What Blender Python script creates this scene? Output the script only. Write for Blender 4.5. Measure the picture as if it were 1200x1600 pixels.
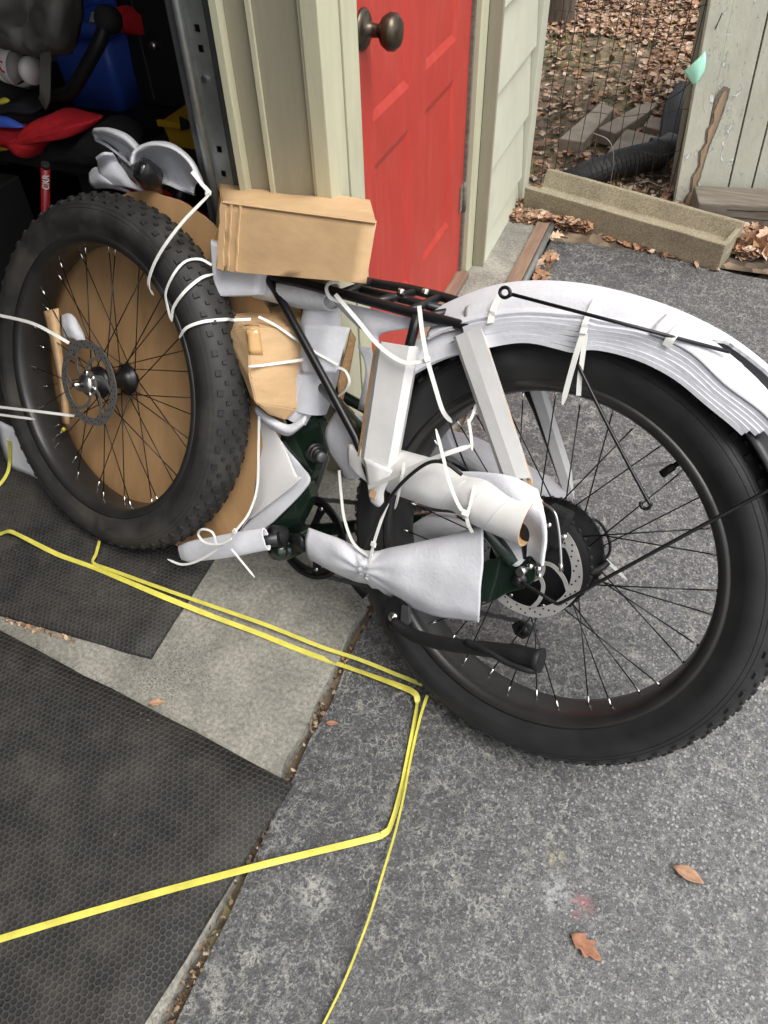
import bpy, bmesh, math, random
from mathutils import Vector, Matrix, noise
from mathutils.bvhtree import BVHTree
random.seed(7)
for o in list(bpy.data.objects): bpy.data.objects.remove(o)
V = Vector; R = math.radians; PI = math.pi
S = bpy.context.scene; COL = S.collection

# ------------------------------------------------------------------ camera
# world: metres, z up, y runs along the house wall, x out of the wall towards the driveway
FPX = 1160.0; H = 1.298
AX = V((0.9312, 0.2521, -0.2616)); AY = V((0.3634, -0.6942, 0.6217)); AZ = V((-0.02544, -0.67413, -0.73817))
AZ.normalize(); AY = (AY - AY.dot(AZ)*AZ).normalized(); AX = AY.cross(AZ)
CAM = V((0, 0, H))
def c2w(d): return V((AX.dot(d), AY.dot(d), AZ.dot(d)))
cd = bpy.data.cameras.new('camera'); cam = bpy.data.objects.new('camera', cd); COL.objects.link(cam)
rt, upv, bk = c2w(V((1,0,0))), c2w(V((0,-1,0))), c2w(V((0,0,-1)))
m = Matrix.Identity(4)
for i in range(3): m[i][0], m[i][1], m[i][2], m[i][3] = rt[i], upv[i], bk[i], CAM[i]
cam.matrix_world = m
cd.sensor_fit = 'VERTICAL'; cd.sensor_height = 36.0; cd.lens = 36.0*FPX/1600.0
cd.clip_start = 0.02; cd.clip_end = 500
S.camera = cam

# ------------------------------------------------------------------ sky, sun, exposure (soft overcast)
SUN_EL, SUN_AZ = R(62), R(112)          # azimuth measured clockwise from +y
wd = bpy.data.worlds.new('World'); S.world = wd; wd.use_nodes = True
nt = wd.node_tree; nt.nodes.clear()
sky = nt.nodes.new('ShaderNodeTexSky'); sky.sky_type = 'NISHITA'; sky.sun_disc = False
sky.sun_elevation = SUN_EL; sky.sun_rotation = SUN_AZ; sky.dust_density = 4.0; sky.air_density = 1.0; sky.ozone_density = 0.6
hs = nt.nodes.new('ShaderNodeHueSaturation'); hs.inputs['Saturation'].default_value = 0.25
bg = nt.nodes.new('ShaderNodeBackground'); bg.inputs['Strength'].default_value = 0.15
ow = nt.nodes.new('ShaderNodeOutputWorld')
nt.links.new(sky.outputs[0], hs.inputs['Color']); nt.links.new(hs.outputs[0], bg.inputs[0]); nt.links.new(bg.outputs[0], ow.inputs[0])
sl = bpy.data.lights.new('sun', 'SUN'); sl.energy = 1.0; sl.angle = R(36); sl.color = (1, 0.96, 0.90)
so = bpy.data.objects.new('sun', sl); COL.objects.link(so)
sd = V((math.sin(SUN_AZ)*math.cos(SUN_EL), math.cos(SUN_AZ)*math.cos(SUN_EL), math.sin(SUN_EL)))
so.rotation_euler = sd.to_track_quat('Z', 'Y').to_euler(); so.location = sd*10
S.view_settings.view_transform = 'Standard'; S.view_settings.look = 'None'
S.view_settings.exposure = 0.95; S.view_settings.gamma = 1.0
S.render.engine = 'CYCLES'; S.cycles.use_denoising = True; S.cycles.max_bounces = 8; S.cycles.transparent_max_bounces = 12

# ------------------------------------------------------------------ measuring helpers: a sight line met with a real plane
def ray(px, py): return c2w(V(((px-600)/FPX, (py-800)/FPX, 1.0)))
def meet(px, py, P, n):
    d = ray(px, py); return CAM + d*((P-CAM).dot(n)/d.dot(n))
def G(px, py, z=0.0): return meet(px, py, V((0,0,z)), V((0,0,1)))
def PX(px, py, x): return meet(px, py, V((x,0,0)), V((1,0,0)))
def PY(px, py, y): return meet(px, py, V((0,y,0)), V((0,1,0)))
# the bicycle leans against the door jamb: hub, normal of its plane, forward and up within the plane
HUB = V((-.059, .815, .332)); BN = V((-.2405, -.8615, .447)).normalized()
BW = (V((0,0,1)) - BN.z*BN).normalized(); BU = BW.cross(BN)
if BU.x > 0: BU = -BU
def B(px, py, s=0.0): return meet(px, py, HUB+BN*s, BN)
def W(a, b, s=0.0): return HUB + BU*a + BW*b + BN*s
def nz(p, k=1.0, seed=0.0): return noise.noise(V((p[0]*k+seed, p[1]*k+seed*1.7, p[2]*k-seed)))

# ------------------------------------------------------------------ materials
def newmat(name):
    m = bpy.data.materials.new(name); m.use_nodes = True
    n = m.node_tree.nodes; b = n['Principled BSDF']; return m, n, m.node_tree.links, b
def N(n, t, **k):
    x = n.new('ShaderNode'+t)
    for a, v in k.items():
        if a.startswith('i_'): x.inputs[a[2:].replace('_', ' ')].default_value = v
        else: setattr(x, a, v)
    return x
def ramp(n, a, b, c0=(0,0,0,1), c1=(1,1,1,1)):
    r = n.new('ShaderNodeValToRGB'); e = r.color_ramp.elements
    e[0].position = a; e[0].color = c0; e[1].position = b; e[1].color = c1; return r
def c4(c, k=1.0): return (c[0]*k, c[1]*k, c[2]*k, 1)
def mixc(n, l, fac, a, b, bt='MIX'):
    x = n.new('ShaderNodeMix'); x.data_type = 'RGBA'; x.blend_type = bt
    for s, v in ((0, fac), (6, a), (7, b)):
        if hasattr(v, 'links') or hasattr(v, 'is_output'): l.new(v, x.inputs[s])
        else: x.inputs[s].default_value = v
    return x.outputs[2]
def simple(name, col, rough=.6, var=.15, scale=12, bump=.1, bscale=200, metal=0, spec=.5, dirt=None, dirtamt=.3, dscale=6, coat=0, stretch=None):
    m, n, l, b = newmat(name)
    tc = N(n, 'TexCoord'); co = tc.outputs['Object']
    if stretch:
        mp = N(n, 'Mapping'); mp.inputs['Scale'].default_value = stretch; l.new(co, mp.inputs[0]); co = mp.outputs[0]
    t = N(n, 'TexNoise', i_Scale=scale, i_Detail=6, i_Roughness=.6); l.new(co, t.inputs[0])
    r = ramp(n, .3, .7, c4(col, 1-var), c4(col, 1+var)); l.new(t.outputs[0], r.inputs[0]); out = r.outputs[0]
    if dirt:
        t2 = N(n, 'TexNoise', i_Scale=dscale, i_Detail=8, i_Roughness=.65); l.new(co, t2.inputs[0])
        r2 = ramp(n, .5, .72); l.new(t2.outputs[0], r2.inputs[0])
        mu = N(n, 'Math', operation='MULTIPLY'); mu.inputs[1].default_value = dirtamt; l.new(r2.outputs[0], mu.inputs[0])
        out = mixc(n, l, mu.outputs[0], out, c4(dirt))
    l.new(out, b.inputs['Base Color'])
    b.inputs['Roughness'].default_value = rough; b.inputs['Metallic'].default_value = metal
    b.inputs['Specular IOR Level'].default_value = spec; b.inputs['Coat Weight'].default_value = coat
    if bump:
        t3 = N(n, 'TexNoise', i_Scale=bscale, i_Detail=4); l.new(co, t3.inputs[0])
        bp = N(n, 'Bump', i_Strength=bump, i_Distance=.002); l.new(t3.outputs[0], bp.inputs['Height']); l.new(bp.outputs[0], b.inputs['Normal'])
    return m
M = {}
M['foam'] = simple('foam', (.60,.605,.635), .9, .04, 60, .35, 170, dirt=(.60,.60,.61), dirtamt=.15, dscale=7)
M['foam2'] = simple('foam_grey', (.60,.60,.61), .85, .08, 120, .7, 160)
M['whiteboard'] = simple('white_card', (.65,.645,.63), .6, .05, 14, .12, 60, dirt=(.46,.44,.40), dirtamt=.35, dscale=9)
M['paper'] = simple('kraft_white', (.66,.64,.62), .65, .06, 14, .1, 80)
M['nylon'] = simple('nylon', (.72,.72,.68), .35, .04, 30, .03, 300)
def flute(m):
    n, l = m.node_tree.nodes, m.node_tree.links; b = n['Principled BSDF']; tc = N(n, 'TexCoord'); w = N(n, 'TexWave', i_Scale=42, i_Distortion=.6, i_Detail=2); l.new(tc.outputs['Object'], w.inputs[0])
    bp = N(n, 'Bump', i_Strength=.018, i_Distance=.002); l.new(w.outputs['Color'], bp.inputs['Height']); o = b.inputs['Normal'].links[0].from_socket; l.new(o, bp.inputs['Normal']); l.new(bp.outputs[0], b.inputs['Normal'])
M['card'] = simple('cardboard', (.53,.35,.185), .78, .08, 22, .12, 90, dirt=(.40,.24,.11), dirtamt=.35, dscale=9, stretch=(1,1,3))
M['card2'] = simple('cardboard_dark', (.40,.235,.105), .8, .12, 6, .15, 60, dirt=(.30,.17,.075), dirtamt=.4, dscale=4, stretch=(5,1,1))
M['cardedge'] = simple('cardboard_edge', (.30,.18,.085), .85, .3, 300, .4, 400)
flute(M['card']); flute(M['card2'])
M['tape'] = simple('tape', (.50,.30,.12), .18, .1, 30, .05, 60, coat=.3)
M['rubber'] = simple('rubber', (.018,.018,.0185), .48, .25, 20, .15, 500, dirt=(.040,.038,.036), dirtamt=.35, dscale=7, spec=.3)
M['rubber_old'] = simple('rubber_dusty', (.026,.0255,.0245), .55, .25, 20, .15, 500, spec=.3, dirt=(.095,.085,.070), dirtamt=.55, dscale=5)
M['knob'] = simple('rubber_knob', (.020,.020,.020), .6, .3, 60, .2, 500, spec=.3)
M['blackmetal'] = simple('black_paint', (.008,.008,.009), .36, .2, 30, .03, 300, spec=.4)
M['blackmatte'] = simple('black_plastic', (.010,.010,.0105), .5, .25, 40, .1, 300, spec=.3)
M['rim'] = simple('black_rim', (.020,.0195,.019), .36, .25, 15, .05, 200, dirt=(.045,.038,.032), dirtamt=.25)
M['spoke'] = simple('spoke', (.012,.012,.012), .35, .1, 60, 0, metal=.4)
M['steel'] = simple('steel', (.55,.54,.52), .3, .12, 60, .05, 300, metal=1)
M['rotor'] = simple('rotor_steel', (.44,.43,.41), .5, .12, 40, .05, 500, metal=.5)
M['chrome'] = simple('nipple', (.80,.79,.76), .22, .05, 60, 0, metal=1)
M['green'] = simple('green_paint', (.008,.018,.011), .22, .15, 20, .02, 200, coat=.4)
M['galv'] = simple('galvanised', (.34,.36,.35), .42, .18, 22, .08, 150, metal=.75, dirt=(.16,.15,.14), dirtamt=.4)
M['galvdark'] = simple('galvanised_dark', (.09,.095,.095), .5, .25, 18, .1, 150, metal=.5)
M['yellow'] = simple('yellow_strap', (.58,.53,.09), .40, .16, 26, .25, 500, spec=.5, dirt=(.40,.36,.07), dirtamt=.5, dscale=30)
M['blue'] = simple('blue_plastic', (.05,.13,.62), .38, .08, 10, .06, 90, dirt=(.12,.13,.17), dirtamt=.12, dscale=20)
M['redcloth'] = simple('red_cloth', (.60,.015,.024), .8, .15, 30, .5, 400)
M['blackcloth'] = simple('black_cloth', (.011,.011,.013), .85, .3, 20, .4, 300)
M['greycloth'] = simple('grey_cloth', (.125,.12,.105), .85, .15, 15, .5, 260)
M['yellowbox'] = simple('yellow_plastic', (.48,.28,.015), .45, .1, 18, .05, 90)
M['redpaint'] = simple('red_tube', (.17,.008,.010), .3, .15, 20, .03, 90)
M['ceil'] = simple('ceiling_paint', (.62,.60,.56), .85, .06, 4, .1, 60)
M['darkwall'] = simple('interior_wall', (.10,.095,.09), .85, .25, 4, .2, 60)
M['trim'] = simple('olive_trim_paint', (.46,.45,.32), .55, .07, 10, .25, 120, dirt=(.33,.31,.22), dirtamt=.35, dscale=12, stretch=(3,3,.6))
M['board'] = simple('olive_paint_shaded', (.27,.255,.185), .6, .07, 12, .25, 160, dirt=(.21,.195,.14), dirtamt=.3, dscale=9, stretch=(4,4,.5))  # trim olive with the shade of the bay-facing boards painted in
M['siding'] = simple('siding_paint', (.50,.505,.405), .5, .05, 6, .15, 120, dirt=(.36,.36,.28), dirtamt=.35, dscale=7)
M['reddoor'] = simple('red_door_paint', (.41,.036,.027), .42, .07, 8, .12, 140, dirt=(.50,.10,.08), dirtamt=.35, dscale=14, stretch=(2,2,.5))
M['bronze'] = simple('old_bronze', (.075,.062,.045), .34, .35, 24, .08, 120, metal=.85)
M['roof'] = simple('roof_shingle', (.06,.055,.05), .9, .3, 20, .4, 60)
M['rust'] = simple('brown_timber', (.20,.125,.085), .8, .25, 10, .4, 120, dirt=(.10,.07,.05), dirtamt=.5, dscale=9, stretch=(4,.6,4))
M['oldwood'] = simple('weathered_timber', (.135,.115,.09), .85, .35, 8, .6, 100, dirt=(.30,.29,.26), dirtamt=.35, dscale=9, stretch=(.6,5,8))
M['rawwood'] = simple('bare_wood', (.31,.22,.14), .85, .35, 10, .6, 120, dirt=(.15,.09,.05), dirtamt=.6, dscale=8, stretch=(6,6,.7))
M['stone'] = simple('paver', (.27,.225,.17), .9, .2, 14, .5, 120, dirt=(.14,.11,.08), dirtamt=.5, dscale=9)
M['wire'] = simple('rusty_wire', (.045,.038,.033), .6, .3, 60, 0, metal=.5)
M['wirelight'] = simple('pale_wire', (.30,.29,.27), .5, .2, 60, 0, metal=.6)
M['pipe'] = simple('pipe_black', (.011,.011,.012), .55, .25, 20, .1, 120, dirt=(.07,.06,.05), dirtamt=.3)
M['bark'] = simple('bark', (.085,.065,.05), .95, .4, 12, .9, 40, stretch=(4,4,.8))
M['aqua'] = simple('aqua_plastic', (.36,.72,.58), .4, .08, 20, .1, 60)
M['motor'] = simple('motor_black', (.006,.006,.0065), .55, .2, 30, .05, 200, spec=.12)
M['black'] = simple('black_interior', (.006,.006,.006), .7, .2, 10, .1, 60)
M['lens'] = simple('black_gloss', (.008,.008,.009), .08, .1, 10, 0, coat=1)
M['whiteplastic'] = simple('white_plastic', (.62,.60,.56), .4, .06, 20, .05, 90)
M['brass'] = simple('gold_cap', (.55,.50,.06), .4, .1, 30, 0)
M['redink'] = simple('red_ink', (.42,.02,.03), .6, .1, 30, 0)

def mk_clear():
    m, n, l, b = newmat('clear_plastic')
    b.inputs['Base Color'].default_value = (.93,.93,.94,1); b.inputs['Roughness'].default_value = .12
    b.inputs['Transmission Weight'].default_value = 1; b.inputs['IOR'].default_value = 1.05; b.inputs['Alpha'].default_value = .22
    b.inputs['Coat Weight'].default_value = .8; b.inputs['Coat Roughness'].default_value = .1
    t = N(n, 'TexNoise', i_Scale=30, i_Detail=3, i_Distortion=1.5); tc = N(n, 'TexCoord'); l.new(tc.outputs['Object'], t.inputs[0])
    bp = N(n, 'Bump', i_Strength=.9, i_Distance=.01); l.new(t.outputs[0], bp.inputs['Height']); l.new(bp.outputs[0], b.inputs['Normal']); l.new(bp.outputs[0], b.inputs['Coat Normal'])
    return m
M['clear'] = mk_clear()

def mk_asphalt():
    m, n, l, b = newmat('asphalt')
    tc = N(n, 'TexCoord'); co = tc.outputs['Object']
    def nzn(sc, det=6, ro=.6, dist=0, vec=None):
        t = N(n, 'TexNoise', i_Scale=sc, i_Detail=det, i_Roughness=ro, i_Distortion=dist); l.new(vec or co, t.inputs[0]); return t.outputs[0]
    def mth(op, a, b_=None, c=None):
        x = N(n, 'Math', operation=op)
        for i, v in enumerate((a, b_, c)):
            if v is None: continue
            if hasattr(v, 'is_output'): l.new(v, x.inputs[i])
            else: x.inputs[i].default_value = v
        return x.outputs[0]
    def rm(src, a, b_, c0=(0,0,0,1), c1=(1,1,1,1)): r = ramp(n, a, b_, c0, c1); l.new(src, r.inputs[0]); return r.outputs[0]
    def vor(sc):
        v = N(n, 'TexVoronoi', i_Scale=sc); l.new(jit.outputs[0], v.inputs[0]); sp = N(n, 'SeparateColor'); l.new(v.outputs['Color'], sp.inputs[0]); return sp.outputs[0], v.outputs['Distance']
    jn = N(n, 'TexNoise', i_Scale=190, i_Detail=3, i_Roughness=.7); l.new(co, jn.inputs[0]); jit = N(n, 'VectorMath', operation='MULTIPLY_ADD'); jit.inputs[1].default_value = (.0095,.0095,.0095); l.new(jn.outputs['Color'], jit.inputs[0]); l.new(co, jit.inputs[2])
    v1, d1 = vor(150); v2, d2 = vor(260)
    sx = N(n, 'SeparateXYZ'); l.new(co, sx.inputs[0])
    sheen_x = N(n, 'MapRange'); sheen_x.inputs['From Min'].default_value = -.40; sheen_x.inputs['From Max'].default_value = .45; sheen_x.inputs['To Min'].default_value = -.28; sheen_x.inputs['To Max'].default_value = .20; l.new(sx.outputs[0], sheen_x.inputs[0])  # sky sheen painted into the colour: paler towards the open side
    wear_tone = rm(mth('ADD', nzn(1.7, 5), sheen_x.outputs[0]), .18, .74, (.25,.25,.25,1), (1,1,1,1))  # patchy sealer wear plus the painted sheen
    base = mixc(n, l, wear_tone, rm(nzn(120, 5, .75), .32, .70, (.013,.0135,.015,1), (.042,.043,.046,1)), rm(nzn(130, 6, .85), .38, .62, (.026,.0266,.028,1), (.135,.136,.138,1)))
    st1 = mth('MULTIPLY', rm(d1, .22, .48, (1,1,1,1), (0,0,0,1)), rm(v1, .40, .75)); st2 = mth('MULTIPLY', rm(d2, .20, .46, (1,1,1,1), (0,0,0,1)), rm(v2, .35, .7))
    fl = mth('MAXIMUM', st1, mth('MULTIPLY', st2, .8))
    c1 = mixc(n, l, mth('MULTIPLY', fl, mth('MULTIPLY', wear_tone, .85)), base, (.36,.36,.355,1))
    # pale crazing where the sealer has worn through
    wob = N(n, 'TexNoise', i_Scale=24, i_Detail=5, i_Roughness=.65); l.new(co, wob.inputs[0]); wsub = N(n, 'VectorMath', operation='MULTIPLY_ADD'); wsub.inputs[1].default_value = (.055,.055,.055); l.new(wob.outputs['Color'], wsub.inputs[0]); l.new(co, wsub.inputs[2])
    def edge(sc, wd_):
        v = N(n, 'TexVoronoi', feature='DISTANCE_TO_EDGE', i_Scale=sc); l.new(wsub.outputs[0], v.inputs[0]); return rm(v.outputs['Distance'], .006, wd_, (1,1,1,1), (0,0,0,1))
    msk = rm(nzn(10, 7, .75), .40, .56); msk2 = rm(nzn(26, 7, .8), .36, .60)
    veins = mth('MULTIPLY', mth('MAXIMUM', mth('MULTIPLY', edge(27, .060), msk), mth('MULTIPLY', edge(64, .085), mth('MULTIPLY', msk2, .7))), msk2)
    c2 = mixc(n, l, mth('MULTIPLY', veins, mth('MULTIPLY_ADD', wear_tone, -.30, .95)), c1, (.36,.355,.315,1))
    c3 = mixc(n, l, mth('MULTIPLY', rm(nzn(16, 7, .8), .63, .72), .35), c2, (.30,.28,.20,1))
    fine = nzn(240, 4, .7); brk = rm(nzn(70, 5, .8), .44, .56)
    for q, rad, col, am in ((G(908,1416,-.012), .013, (.40,.10,.12,1), .5), (G(868,1342,-.012), .012, (.36,.33,.22,1), .6), (G(490,1395,-.012), .022, (.34,.34,.31,1), .8), (G(870,1395,-.012), .02, (.36,.37,.37,1), .6)):
        vd = N(n, 'VectorMath', operation='DISTANCE'); vd.inputs[1].default_value = q; l.new(co, vd.inputs[0])
        c3 = mixc(n, l, mth('MULTIPLY', rm(vd.outputs['Value'], rad*.6, rad*1.9, (am,am,am,1), (0,0,0,1)), brk), c3, col)
    l.new(c3, b.inputs['Base Color'])
    l.new(rm(nzn(14), .3, .7, (.30,)*3+(1,), (.50,)*3+(1,)), b.inputs['Roughness'])
    bp = N(n, 'Bump', i_Strength=.55, i_Distance=.002); l.new(mth('ADD', fine, mth('MULTIPLY', fl, .6)), bp.inputs['Height']); l.new(bp.outputs[0], b.inputs['Normal'])
    return m
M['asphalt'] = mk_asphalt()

def mk_concrete(name='concrete', c0=(.13,.125,.105), c1=(.37,.355,.305), grit=.5, sc=1.0):
    m, n, l, b = newmat(name)
    tc = N(n, 'TexCoord'); co = tc.outputs['Object']
    t = N(n, 'TexNoise', i_Scale=5*sc, i_Detail=10, i_Roughness=.7, i_Distortion=.4); l.new(co, t.inputs[0])
    r = ramp(n, .28, .70, c4(c0), c4(c1)); l.new(t.outputs[0], r.inputs[0])
    t2 = N(n, 'TexNoise', i_Scale=120*sc, i_Detail=6, i_Roughness=.75); l.new(co, t2.inputs[0])
    r2 = ramp(n, .35, .68, (1-grit,)*3+(1,), (1+grit*.5,)*3+(1,)); l.new(t2.outputs[0], r2.inputs[0])
    o = mixc(n, l, 1.0, r.outputs[0], r2.outputs[0], 'MULTIPLY')
    t3 = N(n, 'TexNoise', i_Scale=3.1*sc, i_Detail=9, i_Roughness=.8); l.new(co, t3.inputs[0]); r3 = ramp(n, .48, .66); l.new(t3.outputs[0], r3.inputs[0])
    vs = N(n, 'TexNoise', i_Scale=260*sc, i_Detail=3); l.new(co, vs.inputs[0]); r4 = ramp(n, .50, .62); l.new(vs.outputs[0], r4.inputs[0])
    mm = N(n, 'Math', operation='MULTIPLY'); l.new(r3.outputs[0], mm.inputs[0]); l.new(r4.outputs[0], mm.inputs[1])
    o = mixc(n, l, mm.outputs[0], o, c4(c0, .42))
    l.new(o, b.inputs['Base Color']); b.inputs['Roughness'].default_value = .8
    bp = N(n, 'Bump', i_Strength=.35, i_Distance=.003); l.new(t2.outputs[0], bp.inputs['Height']); l.new(bp.outputs[0], b.inputs['Normal'])
    return m
M['concrete'] = mk_concrete()
M['trough'] = mk_concrete('sandy_concrete', (.24,.205,.135), (.36,.315,.215), .55, 1.6)

def mk_mat():
    m, n, l, b = newmat('honeycomb_rubber')
    tc = N(n, 'TexCoord'); mp = N(n, 'Mapping'); P = .0108
    mp.inputs['Scale'].default_value = (1/P, 1/P, 0); mp.inputs['Location'].default_value = (500, 500*1.7320508, 0)
    l.new(tc.outputs['Object'], mp.inputs[0])
    r = (1, 1.7320508, 1)
    def vm(op, a, bb):
        x = N(n, 'VectorMath', operation=op)
        for i, v in ((0, a), (1, bb)):
            if v is None: continue
            if hasattr(v, 'is_output'): l.new(v, x.inputs[i])
            else: x.inputs[i].default_value = v
        return x
    def cell(off):
        p = vm('ADD', mp.outputs[0], off).outputs[0]
        q = vm('SUBTRACT', vm('MODULO', p, r).outputs[0], (.5, .8660254, 0)).outputs[0]
        q = vm('MULTIPLY', q, (1,1,0)).outputs[0]
        return vm('LENGTH', q, None).outputs['Value']
    mn = N(n, 'Math', operation='MINIMUM'); l.new(cell((0,0,0)), mn.inputs[0]); l.new(cell((.5,.8660254,0)), mn.inputs[1])
    hole = ramp(n, .33, .43, (1,1,1,1), (0,0,0,1)); l.new(mn.outputs[0], hole.inputs[0])
    co = tc.outputs['Object']
    t = N(n, 'TexNoise', i_Scale=6.5, i_Detail=10, i_Roughness=.78); l.new(co, t.inputs[0])
    wear_tone = ramp(n, .34, .62, (1,1,1,1), (.25,.25,.25,1)); l.new(t.outputs[0], wear_tone.inputs[0])
    top = ramp(n, .30, .70, (.022,.0217,.0205,1), (.066,.062,.053,1)); l.new(t.outputs[0], top.inputs[0])
    hm = N(n, 'Math', operation='MULTIPLY'); l.new(hole.outputs[0], hm.inputs[0]); l.new(wear_tone.outputs[0], hm.inputs[1])
    c = mixc(n, l, hm.outputs[0], top.outputs[0], (.008,.0077,.0072,1))
    sp = N(n, 'TexNoise', i_Scale=95, i_Detail=2); l.new(co, sp.inputs[0]); sr = ramp(n, .74, .79); l.new(sp.outputs[0], sr.inputs[0])
    sm = N(n, 'Math', operation='MULTIPLY'); sm.inputs[1].default_value = .5; l.new(sr.outputs[0], sm.inputs[0])
    c = mixc(n, l, sm.outputs[0], c, (.26,.24,.20,1))
    l.new(c, b.inputs['Base Color']); b.inputs['Roughness'].default_value = .66; b.inputs['Specular IOR Level'].default_value = .35
    fi = N(n, 'TexNoise', i_Scale=300, i_Detail=3); l.new(co, fi.inputs[0])
    h = N(n, 'Math', operation='MULTIPLY_ADD'); h.inputs[1].default_value = -1.0; l.new(hm.outputs[0], h.inputs[0])
    f2 = N(n, 'Math', operation='MULTIPLY'); f2.inputs[1].default_value = .25; l.new(fi.outputs[0], f2.inputs[0]); l.new(f2.outputs[0], h.inputs[2])
    bp = N(n, 'Bump', i_Strength=.8, i_Distance=.003); l.new(h.outputs[0], bp.inputs['Height']); l.new(bp.outputs[0], b.inputs['Normal'])
    return m
M['mat'] = mk_mat()

def mk_ground():
    m, n, l, b = newmat('leafy_soil')
    tc = N(n, 'TexCoord'); co = tc.outputs['Object']
    t = N(n, 'TexNoise', i_Scale=3, i_Detail=10, i_Roughness=.7); l.new(co, t.inputs[0])
    r = ramp(n, .3, .7, (.060,.042,.028,1), (.190,.140,.090,1)); l.new(t.outputs[0], r.inputs[0])
    g = N(n, 'TexNoise', i_Scale=.9, i_Detail=6, i_Roughness=.6); l.new(co, g.inputs[0]); gr = ramp(n, .52, .64); l.new(g.outputs[0], gr.inputs[0])
    gm = N(n, 'Math', operation='MULTIPLY'); gm.inputs[1].default_value = .75; l.new(gr.outputs[0], gm.inputs[0])
    c = mixc(n, l, gm.outputs[0], r.outputs[0], (.17,.165,.06,1))
    vo = N(n, 'TexVoronoi', i_Scale=22); l.new(co, vo.inputs[0])
    hv = N(n, 'HueSaturation'); sp = N(n, 'SeparateColor'); l.new(vo.outputs['Color'], sp.inputs[0])
    ra = ramp(n, 0, 1, (.5,.5,.5,1), (1.6,1.6,1.6,1)); l.new(sp.outputs[0], ra.inputs[0])
    c = mixc(n, l, 1.0, c, ra.outputs[0], 'MULTIPLY')
    l.new(c, b.inputs['Base Color']); b.inputs['Roughness'].default_value = .95
    bp = N(n, 'Bump', i_Strength=.8, i_Distance=.03); l.new(vo.outputs['Distance'], bp.inputs['Height']); l.new(bp.outputs[0], b.inputs['Normal'])
    return m
M['soil'] = mk_ground()

def mk_vcol(name, rough=.75):
    m, n, l, b = newmat(name)
    a = N(n, 'VertexColor'); a.layer_name = 'Col'
    t = N(n, 'TexNoise', i_Scale=60, i_Detail=4); tc = N(n, 'TexCoord'); l.new(tc.outputs['Object'], t.inputs[0])
    r = ramp(n, .3, .7, (.7,.7,.7,1), (1.2,1.2,1.2,1)); l.new(t.outputs[0], r.inputs[0])
    l.new(mixc(n, l, 1.0, a.outputs[0], r.outputs[0], 'MULTIPLY'), b.inputs['Base Color']); b.inputs['Roughness'].default_value = rough
    return m
M['leaf'] = mk_vcol('dead_leaf')

def mk_peel():
    m, n, l, b = newmat('peeling_paint')
    tc = N(n, 'TexCoord'); co = tc.outputs['Object']
    mp = N(n, 'Mapping'); mp.inputs['Scale'].default_value = (1, 1, .45); l.new(co, mp.inputs[0])
    t = N(n, 'TexNoise', i_Scale=8, i_Detail=8, i_Roughness=.65); l.new(mp.outputs[0], t.inputs[0])
    r = ramp(n, .3, .7, (.38,.385,.315,1), (.50,.505,.42,1)); l.new(t.outputs[0], r.inputs[0])
    pt = N(n, 'TexNoise', i_Scale=26, i_Detail=9, i_Roughness=.72, i_Distortion=.8); l.new(mp.outputs[0], pt.inputs[0])
    pr = ramp(n, .60, .615); l.new(pt.outputs[0], pr.inputs[0])
    c = mixc(n, l, pr.outputs[0], r.outputs[0], (.62,.64,.60,1))
    p2 = N(n, 'TexNoise', i_Scale=11, i_Detail=8, i_Roughness=.75); l.new(co, p2.inputs[0]); p2r = ramp(n, .70, .715); l.new(p2.outputs[0], p2r.inputs[0])
    c = mixc(n, l, p2r.outputs[0], c, (.16,.12,.08,1))
    l.new(c, b.inputs['Base Color']); b.inputs['Roughness'].default_value = .7
    rd = N(n, 'TexNoise', i_Scale=60, i_Detail=7, i_Roughness=.7); l.new(mp.outputs[0], rd.inputs[0])
    ad = N(n, 'Math', operation='MULTIPLY_ADD'); l.new(rd.outputs[0], ad.inputs[0]); ad.inputs[1].default_value = .5; l.new(pr.outputs[0], ad.inputs[2])
    bp = N(n, 'Bump', i_Strength=.8, i_Distance=.006); l.new(ad.outputs[0], bp.inputs['Height']); l.new(bp.outputs[0], b.inputs['Normal'])
    return m
M['peel'] = mk_peel()

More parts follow.
